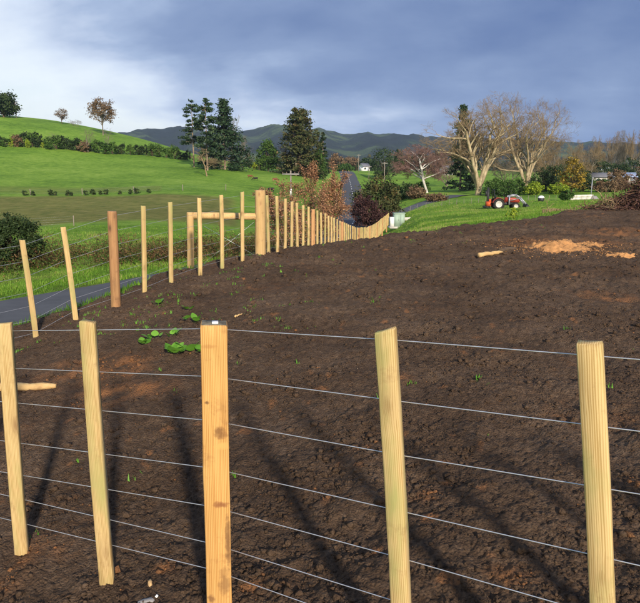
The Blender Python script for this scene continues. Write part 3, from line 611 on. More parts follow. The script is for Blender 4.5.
def clumps(rg, n, cr, rad, cen, shell=0.55, per=60, flat=1.0, cone=0.0):
    """leaf positions in n clumps spread through an ellipsoid (cone>0 narrows the top)"""
    d = rg.normal(0, 1, (n, 3)); d /= np.linalg.norm(d, axis=1)[:, None]; q = d * (shell + (1 - shell) * rg.uniform(0, 1, n)[:, None] ** 0.5) * (0.82 + 0.36 * rg.uniform(0, 1, n)[:, None])
    if cone: k = 1 - cone * (q[:, 2] + 1) / 2; q[:, 0] *= k * 1.25; q[:, 1] *= k * 1.25
    cc = q * np.array(rad) + np.array(cen); s = cr * rg.uniform(0.55, 1.35, n)
    p = rg.normal(0, 0.5, (n, per, 3)) * s[:, None, None] * np.array([1, 1, flat]) + cc[:, None]; t = np.repeat(rg.uniform(0, 1, n), per) * 0.55 + rg.uniform(0, 0.45, n * per)
    return p.reshape(-1, 3), t, cc
def bark_mesh(name, S, m, k=5): V, Q = tubes(S, k); return mesh_np(name, V, Q, m, True)

# leaf and bark colours
LM = {}
LM['pine'] = leafmat('pine_needles', [(0.0, (0.014, 0.032, 0.016)), (0.5, (0.036, 0.070, 0.032)), (1.0, (0.080, 0.118, 0.052))], 0.1)
LM['cypress'] = leafmat('cypress_foliage', [(0.0, (0.018, 0.030, 0.012)), (0.5, (0.050, 0.066, 0.022)), (0.85, (0.10, 0.095, 0.035)), (1.0, (0.16, 0.105, 0.045))], 0.1)
LM['dark'] = leafmat('dark_evergreen', [(0.0, (0.014, 0.026, 0.010)), (0.5, (0.032, 0.058, 0.020)), (1.0, (0.075, 0.105, 0.036))], 0.15)
LM['green'] = leafmat('mid_green_leaves', [(0.0, (0.025, 0.055, 0.012)), (0.5, (0.055, 0.115, 0.022)), (1.0, (0.12, 0.19, 0.045))], 0.25)
LM['lime'] = leafmat('yellow_green_leaves', [(0.0, (0.12, 0.20, 0.02)), (0.5, (0.25, 0.34, 0.03)), (1.0, (0.40, 0.46, 0.05))], 0.3)
LM['gold'] = leafmat('golden_leaves', [(0.0, (0.055, 0.060, 0.018)), (0.45, (0.15, 0.12, 0.03)), (0.75, (0.30, 0.21, 0.035)), (1.0, (0.52, 0.36, 0.045))], 0.3)
LM['autumn'] = leafmat('copper_leaves', [(0.0, (0.17, 0.075, 0.04)), (0.5, (0.40, 0.20, 0.105)), (1.0, (0.60, 0.36, 0.21))], 0.35)
LM['rust'] = leafmat('rusty_thin_leaves', [(0.0, (0.09, 0.060, 0.035)), (0.5, (0.19, 0.125, 0.07)), (1.0, (0.30, 0.21, 0.12))], 0.3)
LM['maroon'] = leafmat('maroon_leaves', [(0.0, (0.035, 0.018, 0.018)), (0.5, (0.085, 0.042, 0.040)), (1.0, (0.16, 0.085, 0.07))], 0.25)
LM['bracken'] = leafmat('bracken', [(0.0, (0.055, 0.032, 0.016)), (0.35, (0.13, 0.075, 0.035)), (0.6, (0.20, 0.13, 0.055)), (0.75, (0.07, 0.10, 0.025)), (1.0, (0.09, 0.15, 0.03))], 0.25)
LM['grass'] = leafmat('grass_blades', [(0.0, (0.050, 0.115, 0.012)), (0.35, (0.105, 0.225, 0.022)), (0.65, (0.175, 0.325, 0.036)), (0.88, (0.28, 0.39, 0.065)), (1.0, (0.36, 0.34, 0.13))], 0.35, 0.5)
LM['weed'] = leafmat('weed_leaves', [(0.0, (0.07, 0.20, 0.02)), (1.0, (0.17, 0.38, 0.05))], 0.25, 0.4)
BM = {}
BM['plane'] = barkmat('pale_mottled_bark', (0.20, 0.155, 0.090), (0.50, 0.42, 0.27), 1.6)
BM['twig'] = barkmat('pale_brown_twigs', (0.17, 0.125, 0.070), (0.30, 0.22, 0.125), 2.0)
BM['grey'] = barkmat('grey_twigs', (0.12, 0.105, 0.080), (0.23, 0.20, 0.155), 2.0)
BM['purple'] = barkmat('purplish_twigs', (0.13, 0.075, 0.065), (0.25, 0.15, 0.125), 2.0)
BM['silver'] = barkmat('silver_bark', (0.35, 0.33, 0.30), (0.62, 0.60, 0.56), 2.0)
BM['brown'] = barkmat('brown_bark', (0.055, 0.038, 0.025), (0.15, 0.105, 0.07), 3.0)
BM['pinebark'] = barkmat('pine_bark', (0.13, 0.09, 0.06), (0.30, 0.23, 0.17), 2.0)

def at_ground(px, Y, py=172, sink=0.0):
    x = pxX(px, Y, py); return (x, Y, gz(x, Y) - sink)
def bare_tree(name, label, cat, loc, seed, h, w, r, wood, twigs, forks=0, lean=(0, 0), maxlev=4, dens=1.0, up=0.05, group=None, clear0=0.3, ang=(0.75, 0.75, 0.8, 0.8, 0.8), twig_r=None, bole=0.0, wide=1.0):
    S = skeleton(seed, h * 0.8, r, [7, 5, 4, 3, 2], [1.6 * dens, 1.7 * dens, 1.7 * dens, 1.8 * dens, 0], [0.55, 0.58, 0.58, 0.6, 0.6], ang, [0.09, 0.16, 0.2, 0.24, 0.2], [0.03, up, up, up * 0.6, 0], [clear0, 0.3, 0.3, 0.3, 0.3], maxlev, lean, forks, bole, wide)
    S = fit_height(S, h, w); t = thing(name, label, cat, loc, 0, group); lev = S[:, 8]
    mn = twig_r or (0.008 + 0.005 * h / 20); S[:, 6:8] = np.maximum(S[:, 6:8], mn)
    link('trunk', bark_mesh('trunk', S[lev <= 1], wood, 7), t); link('crown', bark_mesh('crown', S[lev > 1], twigs, 3), t); return t, S
def leafy_tree(name, label, cat, loc, seed, h, w, leaf, lsize, nclump=70, per=45, crown0=0.25, trunk_r=0.15, bark='brown', shell=0.5, cr=0.16, cone=0.0, group=None, flat=0.8, depth=None, aspect=0.6):
    rg = np.random.default_rng(seed); t = thing(name, label, cat, loc, 0, group); dp = depth or w
    cz0 = h * crown0; rad = (w / 2 * 0.9, dp / 2 * 0.9, (h - cz0) / 2 * 0.95); cen = (0, 0, (h + cz0) / 2)
    P, tt, cc = clumps(rg, nclump, cr * (w + h) / 2, rad, cen, shell, per, flat, cone); P[:, 2] = np.maximum(P[:, 2], 0.05)
    S = [(0, 0, -0.3, rg.normal(0, 0.03) * h, rg.normal(0, 0.03) * h, cz0 + 0.25 * (h - cz0), trunk_r, trunk_r * 0.6, 0)]; top = np.array(S[0][3:6])
    S.append((*top, rg.normal(0, 0.03) * h, 0, h * 0.85, trunk_r * 0.6, trunk_r * 0.15, 0))
    for c in cc[:40]:
        b = np.array([0, 0, 1.0]) * rg.uniform(0.6, 1.6) * (cz0 + 0.05 * h) * 0.9; b[2] = min(b[2], c[2]); S.append((*b, *((b + c) / 2 + rg.normal(0, 0.03, 3) * h), trunk_r * 0.35, trunk_r * 0.2, 1)); S.append((*S[-1][3:6], *c, trunk_r * 0.2, trunk_r * 0.06, 1))
    link('trunk', bark_mesh('trunk', np.array(S), BM[bark], 6), t); link('crown', leaf_mesh('crown', P, lsize, LM[leaf], rg, tt, aspect), t); return t
def conifer(name, label, loc, seed, h, w, leaf, lsize, clear=0.1, tiers=16, droop=0.15, per=22, narrow=1.0, gap=0.35, group=None, trunk_r=0.3, power=0.8, lean=0.0, toplump=False):
    rg = np.random.default_rng(seed); t = thing(name, label, 'tree', loc, 0, group); S = [(0, 0, -0.3, lean * h * 0.5, 0, h * 0.5, trunk_r, trunk_r * 0.7), (lean * h * 0.5, 0, h * 0.5, lean * h, 0, h * 0.97, trunk_r * 0.7, 0.04)]; C = []; T = []
    for i in range(tiers):
        f = i / (tiers - 1); z = h * (clear + (1 - clear) * f); L0 = w / 2 * ((1 - f) ** power * 0.95 + 0.07) * narrow
        if toplump: L0 = w / 2 * (0.45 + 0.55 * math.sin(math.pi * min(1, 0.25 + 0.75 * (1 - f)))) * (1 - 0.75 * f ** 4)
        for b in range(rg.integers(4, 8)):
            if rg.random() < gap: continue
            a = rg.uniform(0, 2 * math.pi); L = L0 * rg.uniform(0.55, 1.2); zz = z + rg.normal(0, 0.25 * h / tiers); rise = rg.uniform(-droop, droop * 0.8)
            p0 = np.array([lean * zz, 0, zz]); e = p0 + np.array([math.cos(a) * L, math.sin(a) * L, rise * L]); S.append((*p0, *e, trunk_r * 0.22, 0.02)); n = max(4, int(per * (0.4 + L / (w / 2))))
            s = rg.uniform(0.25, 1.05, n) ** 0.8; q = p0 + (e - p0) * s[:, None] + rg.normal(0, 1, (n, 3)) * np.array([0.10, 0.10, 0.06]) * (w / 2) * (0.4 + 0.5 * s[:, None]); C.append(q); T.append(np.full(n, rg.uniform(0, 0.5)) + rg.uniform(0, 0.5, n))
    link('trunk', bark_mesh('trunk', np.array(S), BM['pinebark'], 6), t); link('crown', leaf_mesh('crown', np.concatenate(C), lsize, LM[leaf], rg, np.concatenate(T), 0.5, 0.35), t); return t

# ---------------------------------------------------------------- left hillside
leafy_tree('round_tree', 'dark round evergreen tree on the hilltop at the left edge', 'tree', at_ground(4, 238, 118), 11, 8.6, 11, 'dark', 0.45, 80, 60, 0.05, 0.35)
leafy_tree('bare_autumn_tree', 'small rust-brown tree alone on the hill ridge', 'tree', at_ground(62, 240, 122), 12, 5.8, 4.6, 'rust', 0.16, 46, 26, 0.3, 0.12, cr=0.13)
leafy_tree('autumn_tree', 'tall rust-brown tree, the largest on the hill ridge', 'tree', at_ground(103, 225, 132), 13, 12.5, 9.5, 'rust', 0.24, 90, 40, 0.32, 0.22, 'grey', cr=0.12)
bare_tree('bare_bush', 'low leafless bush on the ridge between the two rusty trees', 'bush', at_ground(77, 240, 125), 14, 2.6, 5, 0.08, BM['grey'], BM['grey'], 3, maxlev=3)
for px, y0, h, lb in ((88, 182, 6.8, 'pale leafless sapling standing in the hillside hedgerow, left of the big rusty tree'), (107, 186, 7.5, 'pale leafless tree in the hillside hedgerow below the big rusty tree'), (54, 181, 4.6, 'grey leafless sapling in the left half of the hillside hedgerow')):
    bare_tree('bare_sapling', lb, 'tree', at_ground(px, y0, 150), px, h, 3.4, 0.12, BM['grey'], BM['grey'], 0, maxlev=3)
def utility_pole(label, px, Y, h, arms=1, white=False, py=170, rz=0.0, r=0.13):
    t = thing('utility_pole', label, 'pole', at_ground(px, Y, py), rz); mb = MB(); mb.tube([(0, 0, -0.4), (0, 0, h)], [r, r * 0.75], 8); mb.build('pole', M['pole'], t, True)
    for a in range(arms):
        mb = MB(); mb.box((0, -0.14, h - 0.35 - 0.8 * a), (1.7, 0.09, 0.11)); c = mb.build('crossarm', M['armwood'], t)
        for x in (-0.78, -0.4, 0.4, 0.78):
            mb = MB(); mb.lathe([(0.0, 0.0), (0.05, 0.0), (0.06, 0.06), (0.03, 0.09), (0.05, 0.13), (0.0, 0.16)], (x, -0.14, h - 0.28 - 0.8 * a), 'z', 8); mb.build('insulator', M['stoneware'], c, True)
    if white: mb = MB(); mb.tube([(0, 0, h - 2.4), (0, 0, h - 1.75)], r * 1.15, 10); mb.build('marker_band', M['white'], t, True)
    return t
M['stoneware'] = flat('brown_stoneware', (0.10, 0.06, 0.045), 0.3, 0, 0.1, 3); M['pole'] = flat('weathered_pole', (0.22, 0.19, 0.16), 0.9, 0, 0.2, 3); M['armwood'] = flat('pale_crossarm', (0.34, 0.33, 0.31), 0.8, 0, 0.1, 3)
utility_pole('thin utility pole on the hilltop beside the round dark tree', 16.5, 240, 5.8, 1, py=118)

# hedgerow on the slope: individual shrubs from left to right
hp = [leafy_tree('hedge_shrub', 'x', 'shrub', (0, 0, 0), 20 + i, 3.2, 2.7, lf, 0.19, 26, 34, 0.03, 0.07, cr=0.17, cone=cn) for i, (lf, cn) in enumerate((('green', 0.55), ('dark', 0.4), ('green', 0.25), ('dark', 0.1), ('rust', 0.1), ('lime', 0.5)))]
used = [False] * 6; rg = random.Random(3); names = ['bright green conical', 'dark green conical', 'mid green rounded', 'dark rounded', 'brown thinning', 'yellow-green narrow']
HX = [1, 6, 11, 18, 23, 28, 33, 38, 43, 49, 56, 63, 70, 77, 83, 91, 98, 105, 112, 121, 130, 138, 146, 152, 158, 166, 174, 180, 187]
for i, px in enumerate(HX):
    k = 5 if px in (11, 28, 43) else rg.choice([0, 0, 1, 1, 2, 2, 3, 4 if px < 120 else 3, 0, 2]); y = 177 + px * 0.075 + rg.uniform(-1.5, 1.5); x = pxX(px, y, 148)
    loc = (x, y, gz(x, y) - 0.05); lab = f'{names[k]} shrub, {ORD[i]} from the left in the hillside hedgerow'; s = rg.uniform(0.85, 1.3); s3 = (0.55, 0.55, 0.75) if k == 5 else (s * rg.uniform(0.9, 1.15), s, s * rg.uniform(0.85, 1.1))
    if not used[k]: used[k] = True; hp[k].location = loc; hp[k].scale = s3; hp[k]['label'] = lab; hp[k]['group'] = 'shrubs of the hillside hedgerow'
    else: dup(hp[k], loc, rg.uniform(0, 6), lab, 'shrubs of the hillside hedgerow', s3)
for k, u in enumerate(used):
    if not u:
        for c in list(hp[k].children): bpy.data.objects.remove(c)
        bpy.data.objects.remove(hp[k])

# pines and their neighbours
conifer('pine_tree', 'tall pine with a bare trunk, leftmost of the three by the hedgerow end', at_ground(194, 166, 165), 41, 16.6, 6.4, 'pine', 0.30, 0.36, 11, 0.12, 60, gap=0.2, power=0.42, trunk_r=0.22)
conifer('pine_tree', 'tallest pine with visible trunk, middle one of the three by the hedgerow end', at_ground(207.5, 158, 168), 42, 17.0, 7.0, 'pine', 0.30, 0.30, 13, 0.12, 60, gap=0.2, power=0.40, trunk_r=0.26)
conifer('spruce_tree', 'dark spreading conifer with branches to the ground, right of the two pines', at_ground(225, 168, 166), 43, 17.5, 14.5, 'pine', 0.38, 0.02, 26, 0.2, 64, gap=0.10, power=1.0)
bare_tree('bare_tree', 'small bare brown tree in the paddock in front of the pines', 'tree', at_ground(207, 141, 174), 44, 6.4, 7.5, 0.17, BM['twig'], BM['twig'], 0, maxlev=4, clear0=0.35, dens=0.95)
bare_tree('poplar_tree', 'thin leafless poplar just right of the dark spreading conifer', 'tree', at_ground(232, 190, 163), 45, 15.5, 3.2, 0.16, BM['grey'], BM['grey'], 0, maxlev=3, up=0.35, clear0=0.2, ang=(0.5, 0.5, 0.5, 0.5, 0.5))
bare_tree('poplar_tree', 'shorter leafless poplar leaning right behind the dark spreading conifer', 'tree', at_ground(239, 188, 163), 46, 9.5, 3.6, 0.14, BM['grey'], BM['grey'], 0, lean=(0.2, 0), maxlev=3, up=0.25, clear0=0.2, ang=(0.5, 0.5, 0.5, 0.5, 0.5))
for i, (px, h, lf) in enumerate(((243, 2.6, 'green'), (249, 3.4, 'dark'), (254, 2.2, 'lime'), (259, 3.6, 'green'), (287, 3.6, 'green'))):
    leafy_tree('paddock_shrub', ['small green shrub at the foot of the dark spreading conifer', 'dark shrub second from the spreading conifer', 'small bright yellow-green shrub left of the conical tree', 'green shrub touching the left side of the conical tree', 'green shrub between the conical tree and the twin cypress'][i], 'shrub', at_ground(px, 186, 165), 50 + i, h, h * 0.85, lf, 0.2, 24, 30, 0.02, 0.06)
leafy_tree('conical_tree', 'broad conical green tree left of the tall twin-topped cypress', 'tree', at_ground(268, 188, 168), 56, 9.0, 7.2, 'green', 0.26, 90, 46, 0.02, 0.2, cr=0.12, cone=0.6)
bare_tree('brown_tree', 'slim bare brown tree between the conical tree and the cypress', 'tree', at_ground(281, 192, 166), 57, 8.2, 4.2, 0.12, BM['purple'], BM['purple'], 0, maxlev=4, up=0.2, clear0=0.12)
conifer('cypress_tree', 'tall cypress with drooping tips, left half of the twin tops', at_ground(296, 182, 170), 58, 18.2, 11.0, 'cypress', 0.36, 0.02, 28, 0.28, 60, gap=0.04, power=0.55)
conifer('cypress_tree', 'tall cypress with drooping tips, right half of the twin tops', at_ground(303, 186, 170), 59, 18.6, 12.5, 'cypress', 0.36, 0.02, 28, 0.28, 60, gap=0.04, power=0.55)
conifer('spire_tree', 'narrow dark spire tree just right of the twin-topped cypress', at_ground(318, 196, 168), 60, 13.5, 4.6, 'cypress', 0.3, 0.05, 16, 0.2, 34, gap=0.1, power=0.55)
conifer('spire_tree', 'narrow dark spire tree, second and rightmost beside the cypress', at_ground(323, 196, 168), 61, 14.0, 4.4, 'dark', 0.3, 0.05, 16, 0.2, 34, gap=0.1, power=0.55)
leafy_tree('dense_tree', 'mid green tree at the foot of the narrow spire trees', 'tree', at_ground(316, 186, 170), 62, 7.8, 6.0, 'green', 0.26, 70, 40, 0.03, 0.18, cr=0.13)
# far side of the road, mid distance
for i, (px, Y, h, w, lf, lb) in enumerate(((337, 330, 9, 9, 'rust', 'greyish brown tree at the far end of the road, left side'), (352, 420, 9, 12, 'rust', 'wide brown tree behind the far end of the road'), (366, 380, 8, 11, 'dark', 'dark tree behind the small white house by the road'),
        (384, 232, 11.0, 13.0, 'dark', 'large round dark tree right of the far road'), (398, 330, 11, 6, 'dark', 'pointed dark tree behind the round dark tree'), (406, 340, 9, 9, 'rust', 'brown tree between the round dark tree and the leaning silver tree'),
        (345, 300, 3.4, 10, 'green', 'low trimmed hedge on the left verge at the top of the road'), (437, 280, 9, 12, 'rust', 'brown leafless-looking tree behind the leaning silver tree'), (420, 300, 8, 10, 'dark', 'dark tree behind the crown of the leaning silver tree'))):
    leafy_tree('far_tree' if h > 4 else 'hedge', lb, 'tree' if h > 4 else 'hedge', at_ground(px, Y, 168), 70 + i, h, w, lf, 0.36 * Y / 260, 60, 36, 0.03, 0.2, cr=0.13)
leafy_tree('roadside_shrub', 'big rounded olive-green shrub on the right roadside above the fence end', 'shrub', at_ground(377, 80, 200), 85, 6.0, 6.0, 'cypress', 0.15, 130, 70, 0.0, 0.12, cr=0.11)
leafy_tree('maroon_shrub', 'maroon-leaved shrub in front of the olive shrub beside the road', 'shrub', at_ground(366, 74, 205), 86, 3.7, 3.6, 'maroon', 0.11, 80, 60, 0.0, 0.08, cr=0.12)
leafy_tree('maroon_shrub', 'lower reddish shrub tucked beneath the right side of the olive shrub', 'shrub', at_ground(387, 73, 212), 87, 1.9, 2.6, 'maroon', 0.10, 46, 40, 0.0, 0.06, cr=0.14)
for i, (px, Y, h, w, lf, lb) in enumerate(((401, 118, 2.4, 2.6, 'green', 'green shrub beside the side lane, left of the silver-trunked tree'), (409, 116, 2.8, 3.4, 'dark', 'dark shrub beside the side lane below the leaning tree'), (417, 112, 2.0, 3.6, 'rust', 'low grey-brown shrub beside the side lane'),
        (422, 122, 2.2, 3.0, 'green', 'small green shrub just left of the silver trunk'), (436, 100, 1.2, 3.6, 'rust', 'low brown thicket right of the side lane'), (392, 150, 3.4, 4.4, 'green', 'green shrub behind the olive roadside shrub'))):
    leafy_tree('lane_shrub', lb, 'shrub', at_ground(px, Y, 190), 90 + i, h, w, lf, 0.16, 40, 34, 0.0, 0.06)
bare_tree('leaning_tree', 'leaning leafless tree with silver trunk and purplish twigs beside the lane', 'tree', at_ground(427.5, 120, 190), 101, 9.4, 10.0, 0.27, BM['silver'], BM['purple'], 0, lean=(-0.22, 0), maxlev=4, up=-0.02, dens=1.3, clear0=0.2, twig_r=0.017)
conifer('dark_conifer', 'dark conifer standing behind the left big bare tree', at_ground(460, 152, 190), 102, 19.5, 8.6, 'pine', 0.33, 0.03, 26, 0.2, 60, gap=0.03, power=0.75)
bare_tree('plane_tree', 'huge leafless tree with pale spreading limbs, left of the pair behind the tractor', 'tree', at_ground(478, 126, 195), 103, 20.2, 19.0, 0.60, BM['plane'], BM['twig'], 6, lean=(-0.05, 0), maxlev=4, dens=1.0, up=0.035, clear0=0.28, twig_r=0.0115, bole=2.2, wide=1.35)
bare_tree('plane_tree', 'huge leafless tree with pale upright limbs, right of the pair behind the tractor', 'tree', at_ground(526, 136, 190), 104, 20.6, 18.0, 0.50, BM['plane'], BM['twig'], 5, maxlev=4, dens=1.02, up=0.05, clear0=0.28, twig_r=0.0115, bole=0.6, wide=1.0)
# thicket and garden trees to the right of the big pair
for i, (px, Y, h, w, nm) in enumerate(((553, 150, 12.5, 10, 'twig'), (588, 165, 11.5, 9, 'twig'), (505, 160, 9.5, 9, 'grey'), (540, 165, 10, 9, 'twig'), (447, 190, 8, 9, 'purple'))):
    bare_tree('garden_tree', ['leafless brown tree filling the gap right of the right-hand big tree', 'rounded yellowish leafless tree above the white retaining wall', 'small leafless tree seen between the two big bare trees', 'leafless tree behind the trunk of the right-hand big tree', 'purplish bare tree behind the left big tree, near the leaning tree'][i], 'tree', at_ground(px, Y, 185), 110 + i, h, w, 0.2, BM['grey'], BM[nm], 3, maxlev=4, dens=1.05, up=0.08, clear0=0.2)
row = [bare_tree('poplar_tree', 'x', 'tree', (0, 0, 0), 120 + i, 18.0, 8.5, 0.26, BM['grey'], BM[('twig', 'grey', 'twig')[i]], 2, maxlev=4, dens=1.08, up=0.16, clear0=0.2)[0] for i in range(3)]
for i, (px, Y, s) in enumerate(((575, 225, 0.80), (589, 235, 0.86), (601, 215, 0.84), (611, 228, 0.98), (622, 215, 0.94), (633, 205, 0.92), (644, 220, 1.0), (657, 210, 0.95), (672, 215, 1.0))):
    lab = f'tall leafless tree, {ORD[i]} from the left in the row along the right skyline'; loc = at_ground(px, Y, 180)
    if i < 3: row[i].location = loc; row[i]['label'] = lab; row[i].scale = (s, s, s); row[i]['group'] = 'row of bare trees on the right skyline'
    else: dup(row[i % 3], loc, i * 1.3, lab, 'row of bare trees on the right skyline', s)
leafy_tree('golden_tree', 'golden-leaved small conical tree above the white retaining wall', 'tree', at_ground(571, 118, 190), 130, 6.2, 5.2, 'gold', 0.16, 70, 44, 0.05, 0.1, cr=0.12, cone=0.4)
for i, (px, Y, h, w, lf, lb) in enumerate(((505, 116, 2.4, 5.0, 'green', 'bright green shrub under the left big tree, just behind the tractor hood'), (515, 121, 3.0, 4.6, 'green', 'green shrub at the foot of the right big tree'), (533, 116, 2.2, 3.6, 'lime', 'yellow-green low shrub right of the big tree trunk'), (543, 125, 4.6, 5.5, 'dark', 'dark shrub behind the small white tub'),
        (558, 116, 2.0, 3.4, 'lime', 'yellow-green low shrub left of the golden tree'), (552, 132, 5.4, 6.0, 'dark', 'tall dark shrub left of the golden tree'), (567, 90, 1.5, 1.9, 'green', 'small round green bush at the left end of the retaining wall'), (583, 122, 4.0, 4.4, 'dark', 'dark leafy shrub just right of the golden tree'), (596, 190, 6.5, 9, 'dark', 'dark shrub mass behind the grey shed roof'),
        (617, 150, 4.2, 5.0, 'rust', 'tawny shrub between the grey shed and the blue roof'), (612, 205, 6.0, 9.0, 'dark', 'dark shrub under the skyline row, above the white roof'), (633, 185, 7.5, 9.5, 'dark', 'dark shrub under the skyline row, above the brush pile'), (495, 124, 3.2, 5.5, 'green', 'green shrub behind the roll bar of the tractor'), (606, 118, 2.0, 5.0, 'rust', 'low brown garden bed bush right of the light pole'), (601, 132, 2.0, 5.0, 'green', 'green garden bush in front of the grey-roofed shed'), (618, 128, 2.2, 5.0, 'rust', 'brown garden bush in front of the blue-grey roofed shed'), (580, 200, 6, 9, 'dark', 'dark shrub under the skyline row, behind the golden tree'))):
    leafy_tree('garden_shrub', lb, 'shrub', at_ground(px, Y, 190), 140 + i, h, w, lf, 0.17 * Y / 120, 50, 36, 0.0, 0.08, cr=0.14)
# distant woods that read as one mass
def far_wood():
    rg = np.random.default_rng(9); C = []; T = []
    A = rg.uniform(-0.16, 0.60, 520); RR = rg.uniform(430, 980, 520); WX, WY = RR * np.sin(A), RR * np.cos(A); WZ = ground_z(WX, WY)
    for i in range(520):
        x, y = WX[i], WY[i]
        if perlin(np.array([x * 0.006]), np.array([y * 0.006]), 4)[0] < -0.12: continue
        z = WZ[i]; h = rg.uniform(5, 11); n = 60; q = rg.normal(0, 1, (n, 3)); q /= np.linalg.norm(q, axis=1)[:, None]; q = q * np.array([h * 0.5, h * 0.5, h * 0.5]) * rg.uniform(0.6, 1.1, n)[:, None] + np.array([x, y, z + h * 0.45]); C.append(q); T.append(np.full(n, rg.uniform(0, 0.6)) + rg.uniform(0, 0.4, n))
    me = leaf_mesh('far_wood', np.concatenate(C), 1.2, LM['far'], rg, np.concatenate(T)); link('far_wood', me, kind='stuff', label='far-off wooded belts and shelter trees before the hills', category='wood')
LM['far'] = leafmat('far_trees', [(0.0, (0.016, 0.030, 0.014)), (0.5, (0.040, 0.058, 0.024)), (0.8, (0.085, 0.075, 0.04)), (1.0, (0.12, 0.10, 0.06))], 0.1)
far_wood()

# ---------------------------------------------------------------- roadside and near vegetation
leafy_tree('roadside_bush', 'dense round dark green bush beyond the road at the left edge', 'bush', at_ground(18, 25.5, 255), 160, 2.15, 2.05, 'dark', 0.045, 170, 90, 0.0, 0.06, cr=0.10, shell=0.6)
for i, (px, Y, h, w, lb) in enumerate(((294, 25, 3.3, 2.9, 'young tree holding copper leaves, left of the three behind the fence'), (309, 27, 3.75, 3.0, 'young tree holding copper leaves, middle of the three behind the fence'), (321.5, 29.5, 4.8, 2.1, 'tallest young copper-leaved tree, right of the three beside the road'))):
    loc = at_ground(px, Y, 230); t = thing('copper_leaved_tree', lb, 'tree', loc, 0, 'young copper-leaved trees'); S = skeleton(170 + i, h, 0.05, [7, 5, 4, 3], [1.9, 1.6, 1.6, 0], [0.42, 0.55, 0.6, 0.6], (0.65, 0.7, 0.8, 0.8), [0.06, 0.12, 0.15, 0.2], [0.02, 0.08, 0.05, 0], [0.2, 0.3, 0.3, 0.3], 3, (0, 0), 2)
    S = fit_height(S, h, w); S[:, 6:8] = np.maximum(S[:, 6:8], 0.006); link('trunk', bark_mesh('trunk', S, BM['brown'], 4), t)
    rg2 = np.random.default_rng(180 + i); e = S[S[:, 8] >= 1]; e = e[rg2.integers(0, len(e), 7500)]; P = e[:, :3] + (e[:, 3:6] - e[:, :3]) * rg2.uniform(0, 1, (len(e), 1)) + rg2.normal(0, 0.07, (len(e), 3))
    link('crown', leaf_mesh('crown', P, 0.036, LM['autumn'], rg2, None, 0.5), t)
utility_pole('utility pole with white band and pale crossarm behind the copper-leaved trees', 291, 62, 6.1, 1, True, py=200, r=0.10)
utility_pole('utility pole nearest the far end of the road', 358.5, 262, 7.4, 1)
utility_pole('short utility pole right of the far road, between the other two', 369, 215, 5.6, 1, r=0.11)
utility_pole('utility pole standing before the round dark tree', 384.5, 178, 8.3, 1)

def scrub():
    rg = np.random.default_rng(21); path = np.array([(-24, 21), (-17, 24.0), (-13, 25.5), (-9, 27), (-6.5, 29.5), (-4.8, 33), (-3.6, 39), (-2.4, 46)], float); N = 1150; s = rg.uniform(0, len(path) - 1.001, N); k = s.astype(int)
    P = path[k] + (path[k + 1] - path[k]) * (s - k)[:, None] + rg.normal(0, 1.5, (N, 2)); pat = fbm(P[:, 0] * 0.45, P[:, 1] * 0.45, 23, 2); keep = pat > -0.35; P, pat = P[keep], pat[keep]; Z = ground_z(P[:, 0], P[:, 1]); C = []; T = []
    for p, z, f in zip(P, Z, pat):
        h = max(0.15, rg.uniform(0.25, 0.95) * (0.8 + 0.9 * f)); n = 46; q = rg.normal(0, 0.36, (n, 2)); zz = rg.uniform(0, 1, n) ** 0.8 * h; C.append(np.column_stack([p[0] + q[:, 0] * (1.2 - zz / h * 0.6), p[1] + q[:, 1], z + zz])); b = rg.choice([0.15, 0.35, 0.5, 0.8, 0.9]) ; T.append(np.clip(b + rg.normal(0, 0.13, n), 0, 1))
    link('roadside_scrub', leaf_mesh('roadside_scrub', np.concatenate(C), 0.062, LM['bracken'], rg, np.concatenate(T), 0.3), kind='stuff', label='rough brown and green bracken scrub along the far roadside', category='scrub')
scrub()
def blades(name, X, Y, Z, hh, rg, m, nb=5, spread=0.05, width=0.10, tint=None, label=None, cat='grass'):
    n = len(X); a = rg.uniform(0, 2 * np.pi, (n, nb)); l = rg.uniform(0.5, 1.1, (n, nb)) * hh[:, None]; le = rg.uniform(0.1, 0.8, (n, nb)); ox = rg.normal(0, 1, (n, nb)) * spread; oy = rg.normal(0, 1, (n, nb)) * spread
    bx, by = X[:, None] + ox, Y[:, None] + oy; bz = np.repeat(Z[:, None] - 0.01, nb, 1); wd = l * width; c, s = np.cos(a), np.sin(a)
    V = np.stack([np.stack([bx - s * wd, by + c * wd, bz], 2), np.stack([bx + s * wd, by - c * wd, bz], 2), np.stack([bx + c * l * le, by + s * l * le, bz + l * np.sqrt(1 - 0.75 * le ** 2)], 2)], 2).reshape(-1, 3)
    t = np.repeat(((tint if tint is not None else rg.uniform(0.1, 0.9, n))[:, None] + rg.normal(0, 0.1, (n, nb))).ravel(), 3)
    return link(name, mesh_np(name, V, np.arange(len(V)).reshape(-1, 3), m, False, np.clip(t, 0, 1)), kind='stuff', label=label, category=cat)
